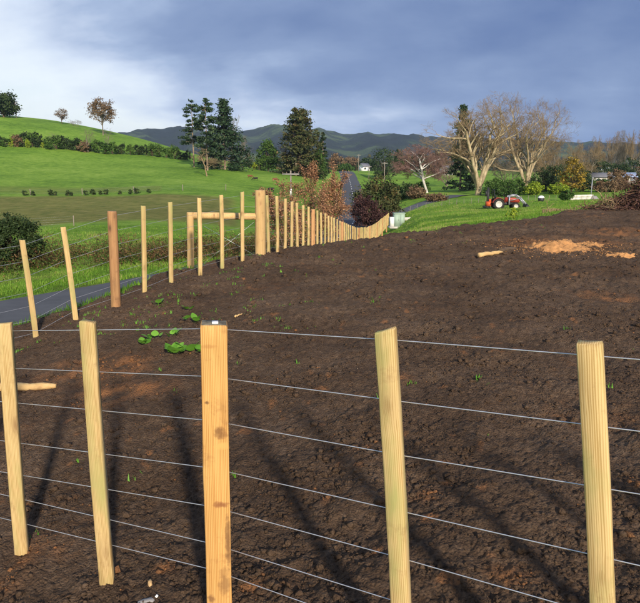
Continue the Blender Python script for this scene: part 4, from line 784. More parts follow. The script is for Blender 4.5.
def grass():
    rg = np.random.default_rng(33); n = 120000; a = rg.uniform(-0.56, 0.56, n); r = np.exp(rg.uniform(math.log(8.0), math.log(95), n)); X, Y = r * np.sin(a), r * np.cos(a)
    sd = poly_sd(X, Y) + 0.35 * fbm(X * 0.8, Y * 0.8, 77, 3); rd, _ = road_dist(X, Y); edge = np.clip((sd - 0.1) / 0.9, 0, 1)
    k = (rd > RW + 0.1) & (rg.uniform(0, 1, n) < edge * 0.9 + 0.1 * (sd > 0.1)) & (sd > 0.1) & ~((Y > 52) & (X < -4)); X, Y, r, rd = X[k], Y[k], r[k], rd[k]; Z = ground_z(X, Y)
    pat = fbm(X * 0.35, Y * 0.35, 44, 3); hh = (0.05 + 0.0016 * r) * (1 + 0.5 * pat) * np.where((rd < 6) & (Y < 40), 1.6, 1.0); print('tufts', len(X))
    blades('grass', X, Y, Z, np.clip(hh, 0.03, 0.4), rg, LM['grass'], 5, 0.04 + 0.0008 * r.mean(), 0.09, np.clip(0.5 + 0.38 * pat + 0.35 * fbm(X * 0.09, Y * 0.14, 47, 3) + rg.normal(0, 0.2, len(X)), 0, 1), 'short green grass of the verges and the right-hand field')
grass()
def sprouts():
    rg = np.random.default_rng(35); n = 1500; C = [( -1.9, 7.4, 1.0), (-2.6, 7.3, 0.7), (-1.6, 8.6, 0.7), (-1.0, 7.3, 0.8), (-3.5, 7.0, 0.6), (-0.9, 9.8, 0.7), (0.6, 13.6, 1.0), (5, 17.5, 1.2)]; X = []; Y = []
    for i in range(n // 14):
        cx, cy, s = C[rg.integers(0, len(C))]; x, y = cx + rg.normal(0, s), cy + rg.normal(0, s * 0.7); m = rg.integers(2, 9); X += list(x + rg.normal(0, 0.05, m)); Y += list(y + rg.normal(0, 0.05, m))
    for i in range(22): x, y = rg.uniform(-1.8, 3), rg.uniform(2.4, 6); m = rg.integers(1, 5); X += list(x + rg.normal(0, 0.02, m)); Y += list(y + rg.normal(0, 0.02, m))
    X, Y = np.array(X), np.array(Y); Z, sd = soil_z(X, Y); k = sd < 0.2; blades('grass_sprouts', X[k], Y[k], Z[k], rg.uniform(0.02, 0.06, k.sum()), rg, LM['weed'], 4, 0.012, 0.14, None, 'tiny green sprouts scattered over the bare soil', 'sprouts')
sprouts()
def clods():
    I = np.array([(1, 0, 0), (0, 1, 0), (-1, 0, 0), (0, -1, 0), (0, 0, 1), (0, 0, -1)], float); T = np.array([(0, 1, 4), (1, 2, 4), (2, 3, 4), (3, 0, 4), (1, 0, 5), (2, 1, 5), (3, 2, 5), (0, 3, 5)])
    rg = np.random.default_rng(37); n = 110000; a = rg.uniform(-0.60, 0.60, n); r = np.exp(rg.uniform(math.log(1.7), math.log(24), n)); X, Y = r * np.sin(a), r * np.cos(a); k = (perlin(X * 1.3, Y * 1.3, 88) + 0.6 * perlin(X * 4.5, Y * 4.5, 89) + rg.normal(0, 0.35, n) > 0.0); X, Y, r = X[k], Y[k], r[k]; Z, sd = soil_z(X, Y); k = sd < 0.1; X, Y, Z, r = X[k], Y[k], Z[k], r[k]; n = len(X)
    s = (0.0032 + 0.0032 * rg.pareto(2.3, n)).clip(0.003, 0.026) * (0.8 + r * 0.12).clip(1, 2.4); q = rg.normal(0, 1, (n, 3, 3)); q, _ = np.linalg.qr(q); V = np.einsum('nij,kj->nki', q, I) * rg.uniform(0.55, 1.35, (n, 6, 1)) * s[:, None, None] * np.array([1, 1, 0.75]) + np.stack([X, Y, Z + s * 0.1], 1)[:, None]
    tt = np.where(rg.uniform(0, 1, n) < 0.012, rg.uniform(0.5, 1.0, n), 0)
    for a_, b_, s_ in RED: tt = np.maximum(tt, np.where((np.exp(-((X - a_) ** 2 + (Y - b_) ** 2) / (s_ * s_)) > 0.4) & (rg.uniform(0, 1, n) < 0.6), rg.uniform(0.5, 1, n), 0))
    tint = np.repeat(tt, 6)
    link('soil_clods', mesh_np('soil_clods', V.reshape(-1, 3), (np.arange(n)[:, None, None] * 6 + T[None]).reshape(-1, 3), M['soil'], False, tint), kind='stuff', label='loose clods and crumbs of dark soil over the bare bank', category='soil')
clods()
# ---------------------------------------------------------------- things on the soil
def soil_at(px, py, guess):
    """point of the soil surface seen at a pixel"""
    Y = guess
    for _ in range(60):
        p = pix(px, py, Y); z = soil_z([p[0]], [p[1]])[0][0]; Y = max(1.2, Y * (1 + 0.5 * (p[2] - z) / max(0.3, H - p[2])))
    return np.array([p[0], p[1], z])
def lay(o, a, b):
    a, b = Vector(a), Vector(b); o.rotation_euler = (b - a).to_track_quat('Z', 'X').to_euler(); o.location = a
def weed(label, px, py, nleaf, size, seed):
    p = soil_at(px, py, 6.5); rg = np.random.default_rng(seed); t = thing('weed', label, 'weed', p, 0, 'broad-leaved weeds on the soil')
    k = 9; u = np.linspace(0, 1, k); w = 0.46 * np.sin(np.pi * u ** 0.7) ** 0.7
    V = []
    for i in range(k): V += [(u[i], -w[i], 0.16 * u[i] - 0.22 * u[i] ** 2 + 0.10 * w[i]), (u[i], 0, 0.16 * u[i] - 0.22 * u[i] ** 2 - 0.03), (u[i], w[i], 0.16 * u[i] - 0.22 * u[i] ** 2 + 0.10 * w[i])]
    V = np.array(V); Q = []
    for i in range(k - 1):
        for j in range(2): Q.append((i * 3 + j, i * 3 + j + 1, i * 3 + j + 4, i * 3 + j + 3))
    Q = np.array(Q); me = [mesh_np('leaf', V, Q, LM['weed'], True, np.full(len(V), x)) for x in (0.25, 0.6, 0.95)]
    for i in range(nleaf):
        s = size * rg.uniform(0.6, 1.15); a = rg.uniform(0, 6.28); d = size * rg.uniform(0, 0.7); o = link('leaf', me[i % 3], t, (math.cos(a) * d, math.sin(a) * d * 0.7, 0.02 + rg.uniform(0, 0.03))); o.scale = (s, s, s); o.rotation_euler = (rg.uniform(-0.3, 0.3), -rg.uniform(0.3, 1.0), a)
    return t
weed('largest cluster of broad green weed leaves on the soil left of the near post', 175, 355, 15, 0.105, 1)
for i, (px, py, n, s, lb) in enumerate(((143, 347, 5, 0.09, 'small broad-leaved weed, lowest of three in a line above the biggest weed'), (155, 341, 5, 0.09, 'small broad-leaved weed, middle of three in a line above the biggest weed'), (172, 338, 6, 0.09, 'small broad-leaved weed, topmost of three in a line above the biggest weed'), (187, 353, 5, 0.11, 'weed with drooping leaves just right of the biggest weed'), (201, 355, 4, 0.07, 'tiny weed closest to the near post'),
        (196, 324, 5, 0.09, 'small weed up-slope behind the top of the near post'), (187, 322, 4, 0.07, 'tiny pale weed left of the small up-slope weed'), (158, 305, 5, 0.08, 'small weed on the soil below the mid-left fence battens'), (188, 311, 4, 0.08, 'small weed on the soil above the near post, left of its line'))):
    weed(lb, px, py, n, s, 10 + i)
def log_piece(name, label, cat, pa, pb, r0, r1, m, seed, sink=0.3):
    a = soil_at(*pa, 5); b = soil_at(*pb, 5); a[2] += r0 * (1 - sink); b[2] += r1 * (1 - sink); rg = np.random.default_rng(seed); o = bpy.data.objects.new(name, None); L = float(np.linalg.norm(b - a))
    n = 9; mb = MB(); pts = np.stack([rg.normal(0, 0.006, n), rg.normal(0, 0.006, n), np.linspace(0, L, n)], 1); pts[0, :2] = 0; rr = np.linspace(r0, r1, n) * (1 + rg.normal(0, 0.05, n)); rr[-1] *= 0.6; mb.tube(pts, rr, 10)
    o = link(name, mb.mesh(name, m, True), label=label, category=cat); lay(o, a, b); return o
log_piece('split_log', 'split pale fence post lying on the soil behind the leftmost near batten', 'log', (-45, 392), (56, 387), 0.052, 0.03, M['round'], 3)
log_piece('stick', 'pale broken stick lying on the soil left of the sawdust heap', 'stick', (479, 257.5), (502, 252.5), 0.045, 0.03, M['round'], 4)
log_piece('stick', 'dark stick lying on the soil between the pale stick and sawdust heap', 'stick', (500, 252), (516, 249), 0.05, 0.035, BM['brown'], 5)
log_piece('stick', 'short orange splinter on the soil right behind the near post head', 'stick', (235, 318), (242, 314.5), 0.012, 0.006, M['round'], 6)
def litter(name, label, cat, px, py, dims, m, rz, seed):
    p = soil_at(px, py, 2.2); rg = np.random.default_rng(seed); x, y, z = dims; th = np.linspace(0, 2 * np.pi, 8, endpoint=False); rr = 1 + rg.normal(0, 0.15, 8)
    V = [(x / 2 * rr[i] * math.cos(t), y / 2 * rr[i] * math.sin(t), 0) for i, t in enumerate(th)] + [(x / 2.4 * rr[i] * math.cos(t), y / 2.4 * rr[i] * math.sin(t), z * (1 + 0.3 * math.sin(3 * t))) for i, t in enumerate(th)] + [(0, 0, z * 1.1)]
    j = np.arange(8); o = link(name, mesh_np(name, V, [np.stack([j, (j + 1) % 8, 8 + (j + 1) % 8, 8 + j], 1), np.stack([8 + j, 8 + (j + 1) % 8, np.full(8, 16)], 1)], m), loc=p, label=label, category=cat); o.rotation_euler = (rg.normal(0, 0.2), rg.normal(0, 0.2), rz); return o
M['paleleaf'] = flat('dry_pale_leaf', (0.50, 0.33, 0.16), 0.7, 0, 0.2, 60); M['stone'] = flat('pale_stone', (0.24, 0.23, 0.23), 0.8, 0, 0.15, 60); M['orange'] = flat('orange_subsoil', (0.30, 0.125, 0.055), 0.95, 0, 0.3, 60)
litter('dry_leaf', 'dry pale brown leaf on the soil below the second near batten', 'leaf', 150, 584, (0.018, 0.045, 0.012), M['paleleaf'], 0.4, 1)
litter('flat_stone', 'flat grey stone at the bottom edge left of the near post', 'stone', 147, 602, (0.07, 0.035, 0.012), M['stone'], 0.1, 2)
litter('pebble', 'tiny white pebble near the dry leaf at the bottom edge', 'stone', 156, 597, (0.012, 0.012, 0.01), M['white'], 0, 3)
M['sawdust'] = flat('sawdust', (0.40, 0.205, 0.080), 0.95, 0, 0.3, 18)
def sawdust_heap(label, px, py, rx, ry, hh, seed):
    p = soil_at(px, py, 13); az, r = np.linspace(0, 2 * np.pi, 56, endpoint=False), np.linspace(0, 1, 22); A, R = np.meshgrid(az, r, indexing='ij'); n = fbm(np.cos(A) * 1.3 + seed, np.sin(A) * 1.3, seed, 3)
    X, Y = np.cos(A) * R * rx * (1 + 0.35 * n), np.sin(A) * R * ry * (1 + 0.35 * n); Z = hh * (1 - R ** 1.4) * (0.7 + 0.5 * fbm(X * 3 + seed, Y * 3, seed + 5, 3)) + 0.03 * perlin(X * 14, Y * 14, 3) + 0.015 * perlin(X * 34, Y * 34, 4)
    zz, _ = soil_z(X.ravel() + p[0], Y.ravel() + p[1]); Zw = zz - p[2] + Z.ravel() + 0.02 - 0.08 * R.ravel() ** 3
    link('sawdust_heap', mesh_np('sawdust_heap', np.stack([X.ravel(), Y.ravel(), Zw], 1), grid_faces(56, 22, True), M['sawdust'], True), loc=p, label=label, category='sawdust')
sawdust_heap('low heap of orange sawdust on the soil at the right', 556, 249, 0.72, 0.62, 0.17, 3)
sawdust_heap('thin scatter of orange sawdust right of the main heap', 590, 246, 0.34, 0.42, 0.06, 5)
sawdust_heap('faint sawdust patch lower right of the main heap, near the edge', 622, 256, 0.34, 0.22, 0.03, 8)

def chips():
    rg = np.random.default_rng(19); c = soil_at(562, 248, 13); n = 3200; X = c[0] + rg.normal(0, 0.70, n); Y = c[1] + rg.normal(0, 0.6, n); Z, sd = soil_z(X, Y); P = np.stack([X, Y, Z + 0.012], 1)
    link('wood_chips', leaf_mesh('wood_chips', P, 0.013, M['sawdust'], rg, None, 0.6, 0.7), kind='stuff', label='stray wood chips strewn around the sawdust heap', category='wood chips')
chips()

# brush pile on the far right edge of the soil
def brush_pile():
    c = pix(634, 211, 24.5); c[2] = float(soil_z([c[0]], [c[1]])[0][0]); t = thing('brush_pile', 'tangled heap of roots and cut branches at the right edge of the soil', 'brush pile', c); rg = np.random.default_rng(61)
    bm = [BM['brown'], BM['purple'], BM['twig']]
    def prof(x): return 2.05 * math.exp(-((x - 1.0) / 1.2) ** 2)
    S = []
    for i in range(1300):
        x = rg.normal(0.6, 0.95); y = rg.normal(0, 0.55); z = rg.uniform(0, 1) * max(0.08, prof(x) * (1 - 0.3 * abs(y))); d = rg.normal(0, 1, 3) * np.array([1, 0.7, 0.75]); d /= np.linalg.norm(d); L = rg.uniform(0.2, 0.8); p = np.array([x, y, z]); q = p + d * L; q[2] = max(q[2], 0.0); m = (p + q) / 2 + rg.normal(0, 0.05, 3); r = rg.uniform(0.005, 0.022); S.append((*p, *m, r, r * 0.8)); S.append((*m, *q, r * 0.8, r * 0.4))
    link('twig_mass', bark_mesh('twig_mass', np.array(S), BM['brownred'], 4), t, kind='stuff')
    for i in range(40):
        x = rg.uniform(-1.25, 2.2); y = rg.uniform(-0.8, 0.3); z = rg.uniform(0.05, 0.9) * max(0.12, prof(x)); L = rg.uniform(0.4, 1.25); a = rg.uniform(-0.5, 0.9); d = np.array([rg.choice([-1, 1]) * math.cos(a), rg.normal(0, 0.4), math.sin(a)]); pts = np.array([np.array([x, y, z]) + d * L * s + rg.normal(0, 0.035, 3) * (s > 0) for s in np.linspace(0, 1, 6)]); pts[:, 2] = np.maximum(pts[:, 2], 0.02)
        mb = MB(); mb.tube(pts, np.linspace(rg.uniform(0.02, 0.05), 0.01, 6), 6); mb.build('branch', bm[i % 3], t, True)
    P = np.stack([rg.normal(0.8, 0.85, 4200), rg.normal(0.1, 0.5, 4200), rg.uniform(0, 1, 4200) ** 1.2], 1); P[:, 2] *= np.array([max(0.06, prof(x)) for x in P[:, 0]]) * 0.85
    link('dead_leaves', leaf_mesh('dead_leaves', P, 0.06, LM['maroon'], rg), t, kind='stuff')
BM['brownred'] = barkmat('reddish_brown_roots', (0.06, 0.032, 0.02), (0.18, 0.10, 0.065), 6.0)
brush_pile()
for i, (px, Y, h, lb) in enumerate(((609, 24.2, 1.0, 'pale upright root stump sticking up at the left end of the brush pile'), (596, 24.6, 0.55, 'low twisted root lying left of the brush pile'))):
    x = pxX(px, Y, 210); z = float(soil_z([x], [Y])[0][0]); S = skeleton(300 + i, h, 0.045, [4, 4, 3], [2, 1.5, 0], [0.7, 0.6, 0.6], (0.9, 0.9, 0.9), [0.2, 0.25, 0.3], [0, 0, 0], [0.1, 0.2, 0.3], 2, (-0.8 if i else -0.2, 0)); S = fit_height(S, h); S[:, 5] = np.maximum(S[:, 5], 0.0); S[:, 6:8] = np.maximum(S[:, 6:8], 0.009); link('tree_root', bark_mesh('tree_root', S, BM['twig'], 5), loc=(x, Y, z - 0.02), label=lb, category='root')
rgp = np.random.default_rng(77)
for i, (px, Y, h, lb) in enumerate(((513, 21.5, 0.42, 'small leafy plant sticking up at the soil edge below the tractor'), (612, 25.5, 0.55, 'pale green grassy plant beside the left end of the brush pile'), (622, 26.0, 0.6, 'pale green grassy plant half behind the brush pile'))):
    x = pxX(px, Y, 215); z = gz(x, Y); n = 26; t = thing('edge_plant', lb, 'plant', (x, Y, z)); mb = MB(); mb.tube([(0, 0, -0.05), (0.02, 0, h * 0.9)], [0.012, 0.004], 5); mb.build('stem', BM['twig'], t, True)
    P = np.stack([rgp.normal(0, 0.11, n * 3), rgp.normal(0, 0.1, n * 3), rgp.uniform(0.1, 1, n * 3) * h], 1); link('crown', leaf_mesh('crown', P, 0.07, LM['lime'] if i == 0 else LM['green'], rgp, None, 0.3), t)

# ---------------------------------------------------------------- things in the fields
M['cabinet'] = flat('pale_green_cabinet', (0.30, 0.40, 0.33), 0.5, 0, 0.08, 2); M['conc'] = flat('concrete', (0.50, 0.48, 0.44), 0.9, 0, 0.12, 2)
def cabinet():
    x, y, z = at_ground(398, 60, 215); t = thing('roadside_cabinet', 'pale green utility cabinet at the far end of the wooden fence', 'cabinet', (x, y, z + 0.12), 0.12)
    mb = MB(); mb.box((0.08, 0, 0.66), (1.0, 0.75, 1.24)); mb.build('body', M['cabinet'], t)
    mb = MB(); mb.box((0.08, 0, 1.31), (1.12, 0.87, 0.07)); mb.build('lid', M['cabinet'], t)
    mb = MB(); mb.box((-0.18, -0.385, 0.66), (0.46, 0.02, 1.1)); d = mb.build('door', M['cabinet'], t); mb = MB(); mb.box((-0.02, -0.405, 0.7), (0.03, 0.03, 0.16)); mb.build('handle', M['steel'], d)
    mb = MB(); mb.box((0.33, -0.385, 0.66), (0.46, 0.02, 1.1)); mb.build('door', M['cabinet'], t)
    mb = MB(); mb.box((-0.62, -0.05, 0.5), (0.36, 0.5, 0.9)); mb.build('meter_box', M['white'], t)
    mb = MB(); mb.box((0, 0, -0.05), (1.7, 1.0, 0.18)); mb.build('plinth', M['conc'], t)
    x, y, z = at_ground(407, 60.5, 216); mb = MB(); mb.box((0, 0, 0.12), (1.5, 0.25, 0.34)); link('concrete_edging', mb.mesh('concrete_edging', M['conc']), loc=(x, y, z), label='low concrete edging right of the pale green cabinet', category='edging')
cabinet()
def stake_marker():
    p = pix(206, 263, 14.2); z = gz(p[0], p[1]); t = thing('marker_peg', 'thin white marker peg on the verge beneath the fence stay rail', 'peg', (p[0], p[1], z)); mb = MB(); mb.box((0, 0, 0.14), (0.055, 0.055, 0.42), taper=0.9); mb.build('peg', M['white'], t); mb = MB(); mb.box((0, 0, 0.37), (0.062, 0.062, 0.05)); mb.build('cap', M['steel'], t)
stake_marker()
def field_fence(label, pts, step, hgt, r, m, wires=4):
    P = np.array(pts, float); L = np.concatenate([[0], np.cumsum(np.linalg.norm(np.diff(P, axis=0), axis=1))]); s = np.arange(0, L[-1], step); X, Y = np.interp(s, L, P[:, 0]), np.interp(s, L, P[:, 1]); Z = ground_z(X, Y); t = thing('field_fence', label, 'fence', (X[0], Y[0], Z[0])); o0 = np.array([X[0], Y[0], Z[0]])
    me = round_mesh('post', r, hgt + 0.3, m, 5, 6)
    for x, y, z in zip(X, Y, Z): o = link('post', me, t, (x - o0[0], y - o0[1], z - o0[2] - 0.3)); o.rotation_euler = (rgp.normal(0, 0.03), rgp.normal(0, 0.03), 0)
    for w in range(wires): wire_obj(t, np.stack([X, Y, Z + hgt * (0.25 + 0.22 * w)], 1), 0.002, 4)
field_fence('wire fence on pale posts crossing the paddock behind the tractor', [pix(402, 207, 86)[:2], pix(440, 207, 86)[:2], pix(500, 203, 88)[:2], pix(560, 201, 90)[:2]], 1.1, 0.8, 0.028, M['pole'])
field_fence('wire fence with sparse pale posts below the hillside pasture', [pix(-20, 196, 97)[:2], pix(60, 196, 97)[:2], pix(160, 194, 99)[:2], pix(240, 190, 108)[:2]], 7.9, 1.0, 0.07, M['pole'])
field_fence('wire fence with few posts along the lower green strip left of the road', [pix(-10, 221, 52)[:2], pix(70, 219, 52)[:2], pix(155, 216, 55)[:2]], 7.0, 0.9, 0.045, M['pole'])
sp = leafy_tree('planted_shrub', 'x', 'shrub', (0, 0, 0), 400, 0.9, 0.9, 'dark', 0.09, 16, 22, 0.0, 0.03)
for i, px in enumerate((25, 33, 50, 55, 68, 72, 86, 93, 100, 106, 120, 131, 137, 149)):
    lab = f'small dark planted shrub, {ORD[i]} from the left in the line along the pasture fence'; x = pxX(px, 96, 195); loc = (x, 96, gz(x, 96)); s = 0.7 + 0.5 * ((i * 7) % 5) / 5
    if i == 0: sp.location = loc; sp['label'] = lab; sp['group'] = 'shrubs planted along the pasture fence'
    else: dup(sp, loc, i, lab, 'shrubs planted along the pasture fence', s)
# cattle
M['cowblack'] = flat('black_cowhide', (0.018, 0.015, 0.014), 0.7, 0, 0.3, 4); M['cowred'] = flat('red_brown_cowhide', (0.16, 0.06, 0.03), 0.7, 0, 0.3, 4)
def cow(label, px, py, Y, m, rz, s=1.0, graze=True):
    mb = MB(); mb.tube([(-1.0, 0, 1.02), (-0.92, 0, 1.05), (-0.6, 0, 1.05), (0, 0, 0.98), (0.45, 0, 1.0), (0.75, 0, 1.08), (0.95, 0, 1.1)], [0.10, 0.28, 0.36, 0.40, 0.37, 0.28, 0.17], 12)
    nz = (0.55, 0.30) if graze else (1.25, 1.30); mb.tube([(0.75, 0, 1.08), (1.1, 0, (1.05 + nz[0]) / 2 + 0.1), (1.3, 0, nz[0] + 0.1), (1.45, 0, nz[0]), (1.62, 0, nz[1])], [0.24, 0.19, 0.16, 0.15, 0.09], 10)
    for x in (-0.72, 0.62):
        for y in (-0.2, 0.2): mb.tube([(x, y, 0.9), (x - 0.03, y, 0.5), (x + (0.05 if x < 0 else 0), y, 0.3), (x, y, 0.0)], [0.16, 0.085, 0.06, 0.065], 8)
    mb.tube([(-1.0, 0, 1.2), (-1.1, 0, 0.9), (-1.08, 0, 0.5)], [0.04, 0.025, 0.04], 6)
    for y in (-0.16, 0.16): mb.tube([(1.28, y * 0.8, nz[0] + 0.2), (1.26, y * 2, nz[0] + 0.22)], [0.05, 0.02], 6)
    x = pxX(px, Y, py); o = link('cow', mb.mesh('cow', m, True), loc=(x, Y, gz(x, Y) - 0.02), label=label, category='cow', group='cattle on the hillside'); o.rotation_euler = (0, 0, rz); o.scale = (s, s, s); md = o.modifiers.new('skin', 'REMESH'); md.mode = 'VOXEL'; md.voxel_size = 0.05; md.use_smooth_shade = True
cow('reddish brown cow, leftmost of the four grazing left of the road', 250, 178, 148, M['cowred'], 0.2, 0.55)
cow('black cow, second from the left of the grazing four', 255.5, 180, 143, M['cowblack'], 3.3, 0.55)
cow('reddish brown cow, highest and farthest right of the grazing four', 275, 180, 146, M['cowred'], 0.1, 0.6)
cow('black cow, lowest of the grazing four, nearest the fence', 271, 187, 122, M['cowblack'], 3.0, 0.62)
# tractor
M['red'] = flat('faded_red_paint', (0.28, 0.042, 0.026), 0.45, 0, 0.18, 3); M['rim'] = flat('dusty_rim_paint', (0.50, 0.49, 0.46), 0.6, 0, 0.25, 6); M['tyre'] = flat('tyre_rubber', (0.025, 0.024, 0.023), 0.85, 0, 0.3, 6); M['dark'] = flat('dark_machine_metal', (0.035, 0.036, 0.04), 0.5, 0.3, 0.2, 4); M['orange_paint'] = flat('orange_red_paint', (0.48, 0.09, 0.03), 0.5, 0, 0.15, 4); M['greymetal'] = flat('grey_loader_paint', (0.30, 0.32, 0.36), 0.45, 0.3, 0.15, 4)
def wheel(root, x, y, r, w):
    mb = MB(); mb.lathe([(r * 0.58, -w / 2), (r * 0.86, -w / 2), (r * 0.97, -w * 0.36), (r, 0), (r * 0.97, w * 0.36), (r * 0.86, w / 2), (r * 0.58, w / 2)], (0, 0, 0), 'y', 28); wh = mb.build('wheel', M['tyre'], root, True); wh.location = (x, y, r)
    mb = MB()
    for i in range(18):
        a = i / 18 * 2 * math.pi; s = 1 if i % 2 else -1; mb.box((math.cos(a) * r * 1.0, s * w * 0.22, math.sin(a) * r * 1.0), (0.07, w * 0.5, 0.05), Matrix.Rotation(-a, 3, 'Y') @ Matrix.Rotation(s * 0.5, 3, 'X'))
    mb.build('tread', M['tyre'], wh)
    s = -1 if y < 0 else 1; mb = MB(); mb.lathe([(0.001, s * w * 0.10), (r * 0.25, s * w * 0.12), (r * 0.45, s * w * 0.30), (r * 0.60, s * w * 0.47), (r * 0.60, -s * w * 0.47)], (0, 0, 0), 'y', 24); mb.build('rim', M['rim'], wh, True)
def tractor():
    x, y, z = at_ground(503, 69, 205); t = thing('tractor', 'red tractor with front loader and rear post driver parked in the field', 'tractor', (x, y, z - 0.02), -0.08)
    for s in (-1, 1): wheel(t, -0.62, s * 0.74, 0.62, 0.36); wheel(t, 1.25, s * 0.68, 0.40, 0.26)
    mb = MB(); mb.box((0.35, 0, 0.66), (2.3, 0.42, 0.36)); mb.box((-0.6, 0, 0.66), (0.5, 1.1, 0.3)); mb.box((1.25, 0, 0.42), (0.22, 1.1, 0.16)); mb.build('chassis', M['dark'], t)
    mb = MB(); V = []
    for xx, w, z0, z1 in ((0.15, 0.30, 0.84, 1.34), (0.6, 0.31, 0.84, 1.36), (1.3, 0.30, 0.80, 1.30), (1.68, 0.27, 0.76, 1.20), (1.74, 0.24, 0.78, 1.12)): V += [(xx, -w, z0), (xx, -w, z1 - 0.10), (xx, -w + 0.10, z1), (xx, w - 0.10, z1), (xx, w, z1 - 0.10), (xx, w, z0)]
    Q = [(i * 6 + j, i * 6 + (j + 1) % 6, (i + 1) * 6 + (j + 1) % 6, (i + 1) * 6 + j) for i in range(4) for j in range(6)] + [(24, 25, 26, 27), (24, 27, 28, 29), (0, 3, 2, 1), (0, 5, 4, 3)]; mb.add(V, Q); hd = mb.build('hood', M['red'], t)
    mb = MB(); mb.box((1.755, 0, 0.96), (0.03, 0.40, 0.28)); mb.build('grille', M['white'], hd)
    for s in (-1, 1):
        mb = MB(); mb.lathe([(0.001, 1.79), (0.07, 1.785), (0.085, 1.75)], (0, s * 0.14, 1.03), 'x', 10); mb.build('headlight', M['white'], hd, True)
        a = np.linspace(0.25, math.pi * 0.93, 10); V = []
        for q in a:
            for (rr, yy) in ((0.70, 0.52), (0.70, 0.95), (0.66, 0.95), (0.66, 0.52)): V.append((-0.62 + rr * math.cos(q), s * yy, 0.62 + rr * math.sin(q)))
        Q = [(i * 4 + j, i * 4 + (j + 1) % 4, (i + 1) * 4 + (j + 1) % 4, (i + 1) * 4 + j) for i in range(9) for j in range(4)]; mb = MB(); mb.add(V, Q); mb.build('fender', M['red'], t)
    mb = MB(); mb.tube([(-1.08, -0.5, 0.9), (-1.1, -0.5, 2.05), (-1.1, -0.42, 2.13), (-1.1, 0.42, 2.13), (-1.1, 0.5, 2.05), (-1.08, 0.5, 0.9)], 0.04, 8); mb.build('roll_bar', M['dark'], t, True)
    st = MB(); st.box((-0.62, 0, 1.12), (0.46, 0.48, 0.12)); st.box((-0.86, 0, 1.36), (0.10, 0.46, 0.44), Matrix.Rotation(-0.15, 3, 'Y')); st.build('seat', M['dark'], t)
    mb = MB(); th = np.linspace(0, 2 * math.pi, 17); mb.tube([(0.02 - 0.08 * math.sin(q), 0.19 * math.cos(q), 1.52 + 0.17 * math.sin(q)) for q in th], 0.016, 6, False); mb.tube([(0.02, 0, 1.52), (0.22, 0, 1.25)], 0.025, 6); mb.build('steering_wheel', M['dark'], t, True)
    mb = MB(); mb.tube([(0.85, 0.2, 1.3), (0.85, 0.2, 2.0), (0.78, 0.2, 2.1)], 0.035, 8); mb.build('exhaust', M['dark'], t, True)
    for s in (-1, 1):
        mb = MB(); mb.box((0.55, s * 0.46, 1.02), (0.14, 0.10, 0.95)); mb.build('loader_tower', M['greymetal'], t)
        mb = MB(); P = [(0.55, s * 0.46, 1.45), (1.25, s * 0.46, 1.60), (1.75, s * 0.46, 1.30), (2.45, s * 0.46, 0.55)]
        for a, b in zip(P[:-1], P[1:]):
            d = Vector(b) - Vector(a); mb.box((Vector(a) + Vector(b)) / 2, (d.length + 0.08, 0.09, 0.16), Matrix.Rotation(-math.atan2(d.z, d.x), 3, 'Y'))
        mb.build('loader_arm', M['greymetal'], t); mb = MB(); mb.tube([(0.6, s * 0.46, 0.95), (1.55, s * 0.46, 1.25)], 0.035, 8); mb.build('hydraulic_ram', M['steel'], t, True)
    mb = MB(); sec = [(2.40, 0.70), (2.34, 0.30), (2.50, 0.12), (3.0, 0.10), (3.0, 0.14), (2.54, 0.17), (2.40, 0.32), (2.46, 0.70)]; n = len(sec); V = [(a, y, b) for y in (-0.85, 0.85) for a, b in sec]; mb.add(V, [(j, (j + 1) % n, n + (j + 1) % n, n + j) for j in range(n)])
    for y in (-0.85, 0.82):
        V = [(2.40, y, 0.70), (2.34, y, 0.30), (2.50, y, 0.12), (3.0, y, 0.10), (2.40, y + 0.03, 0.70), (2.34, y + 0.03, 0.30), (2.50, y + 0.03, 0.12), (3.0, y + 0.03, 0.10)]; mb.add(V, [(0, 1, 2, 3), (4, 7, 6, 5), (0, 3, 7, 4)])
    mb.build('bucket', M['dark'], t)
    mb = MB(); mb.box((-1.72, -0.05, 1.32), (0.18, 0.24, 2.2)); mb.box((-1.60, -0.05, 1.30), (0.04, 0.34, 2.1)); ma = mb.build('driver_mast', M['dark'], t); mb = MB(); mb.box((-1.90, -0.05, 1.75), (0.16, 0.3, 0.6)); mb.build('hammer', M['dark'], ma)
    mb = MB(); mb.box((-1.62, 0, 0.62), (0.5, 0.9, 0.5)); mb.box((-1.5, 0, 0.98), (0.22, 0.5, 0.3)); mb.build('driver_frame', M['orange_paint'], t); mb = MB(); mb.box((-1.8, 0, 0.28), (0.7, 0.7, 0.2)); mb.build('foot_plate', M['dark'], t)
tractor()
def tub():
    x, y, z = at_ground(541, 86, 200); t = thing('water_tub', 'small white lidded tub in the grass right of the tractor', 'tub', (x, y, z)); mb = MB(); mb.lathe([(0.001, 0), (0.36, 0), (0.42, 0.5), (0.40, 0.5), (0.36, 0.46)], (0, 0, 0), 'z', 20); mb.build('tub', M['dark'], t, True); mb = MB(); mb.lathe([(0.44, 0.50), (0.43, 0.58), (0.30, 0.74), (0.12, 0.82), (0.001, 0.84)], (0, 0, 0), 'z', 20); mb.build('lid', M['white'], t, True)
tub()
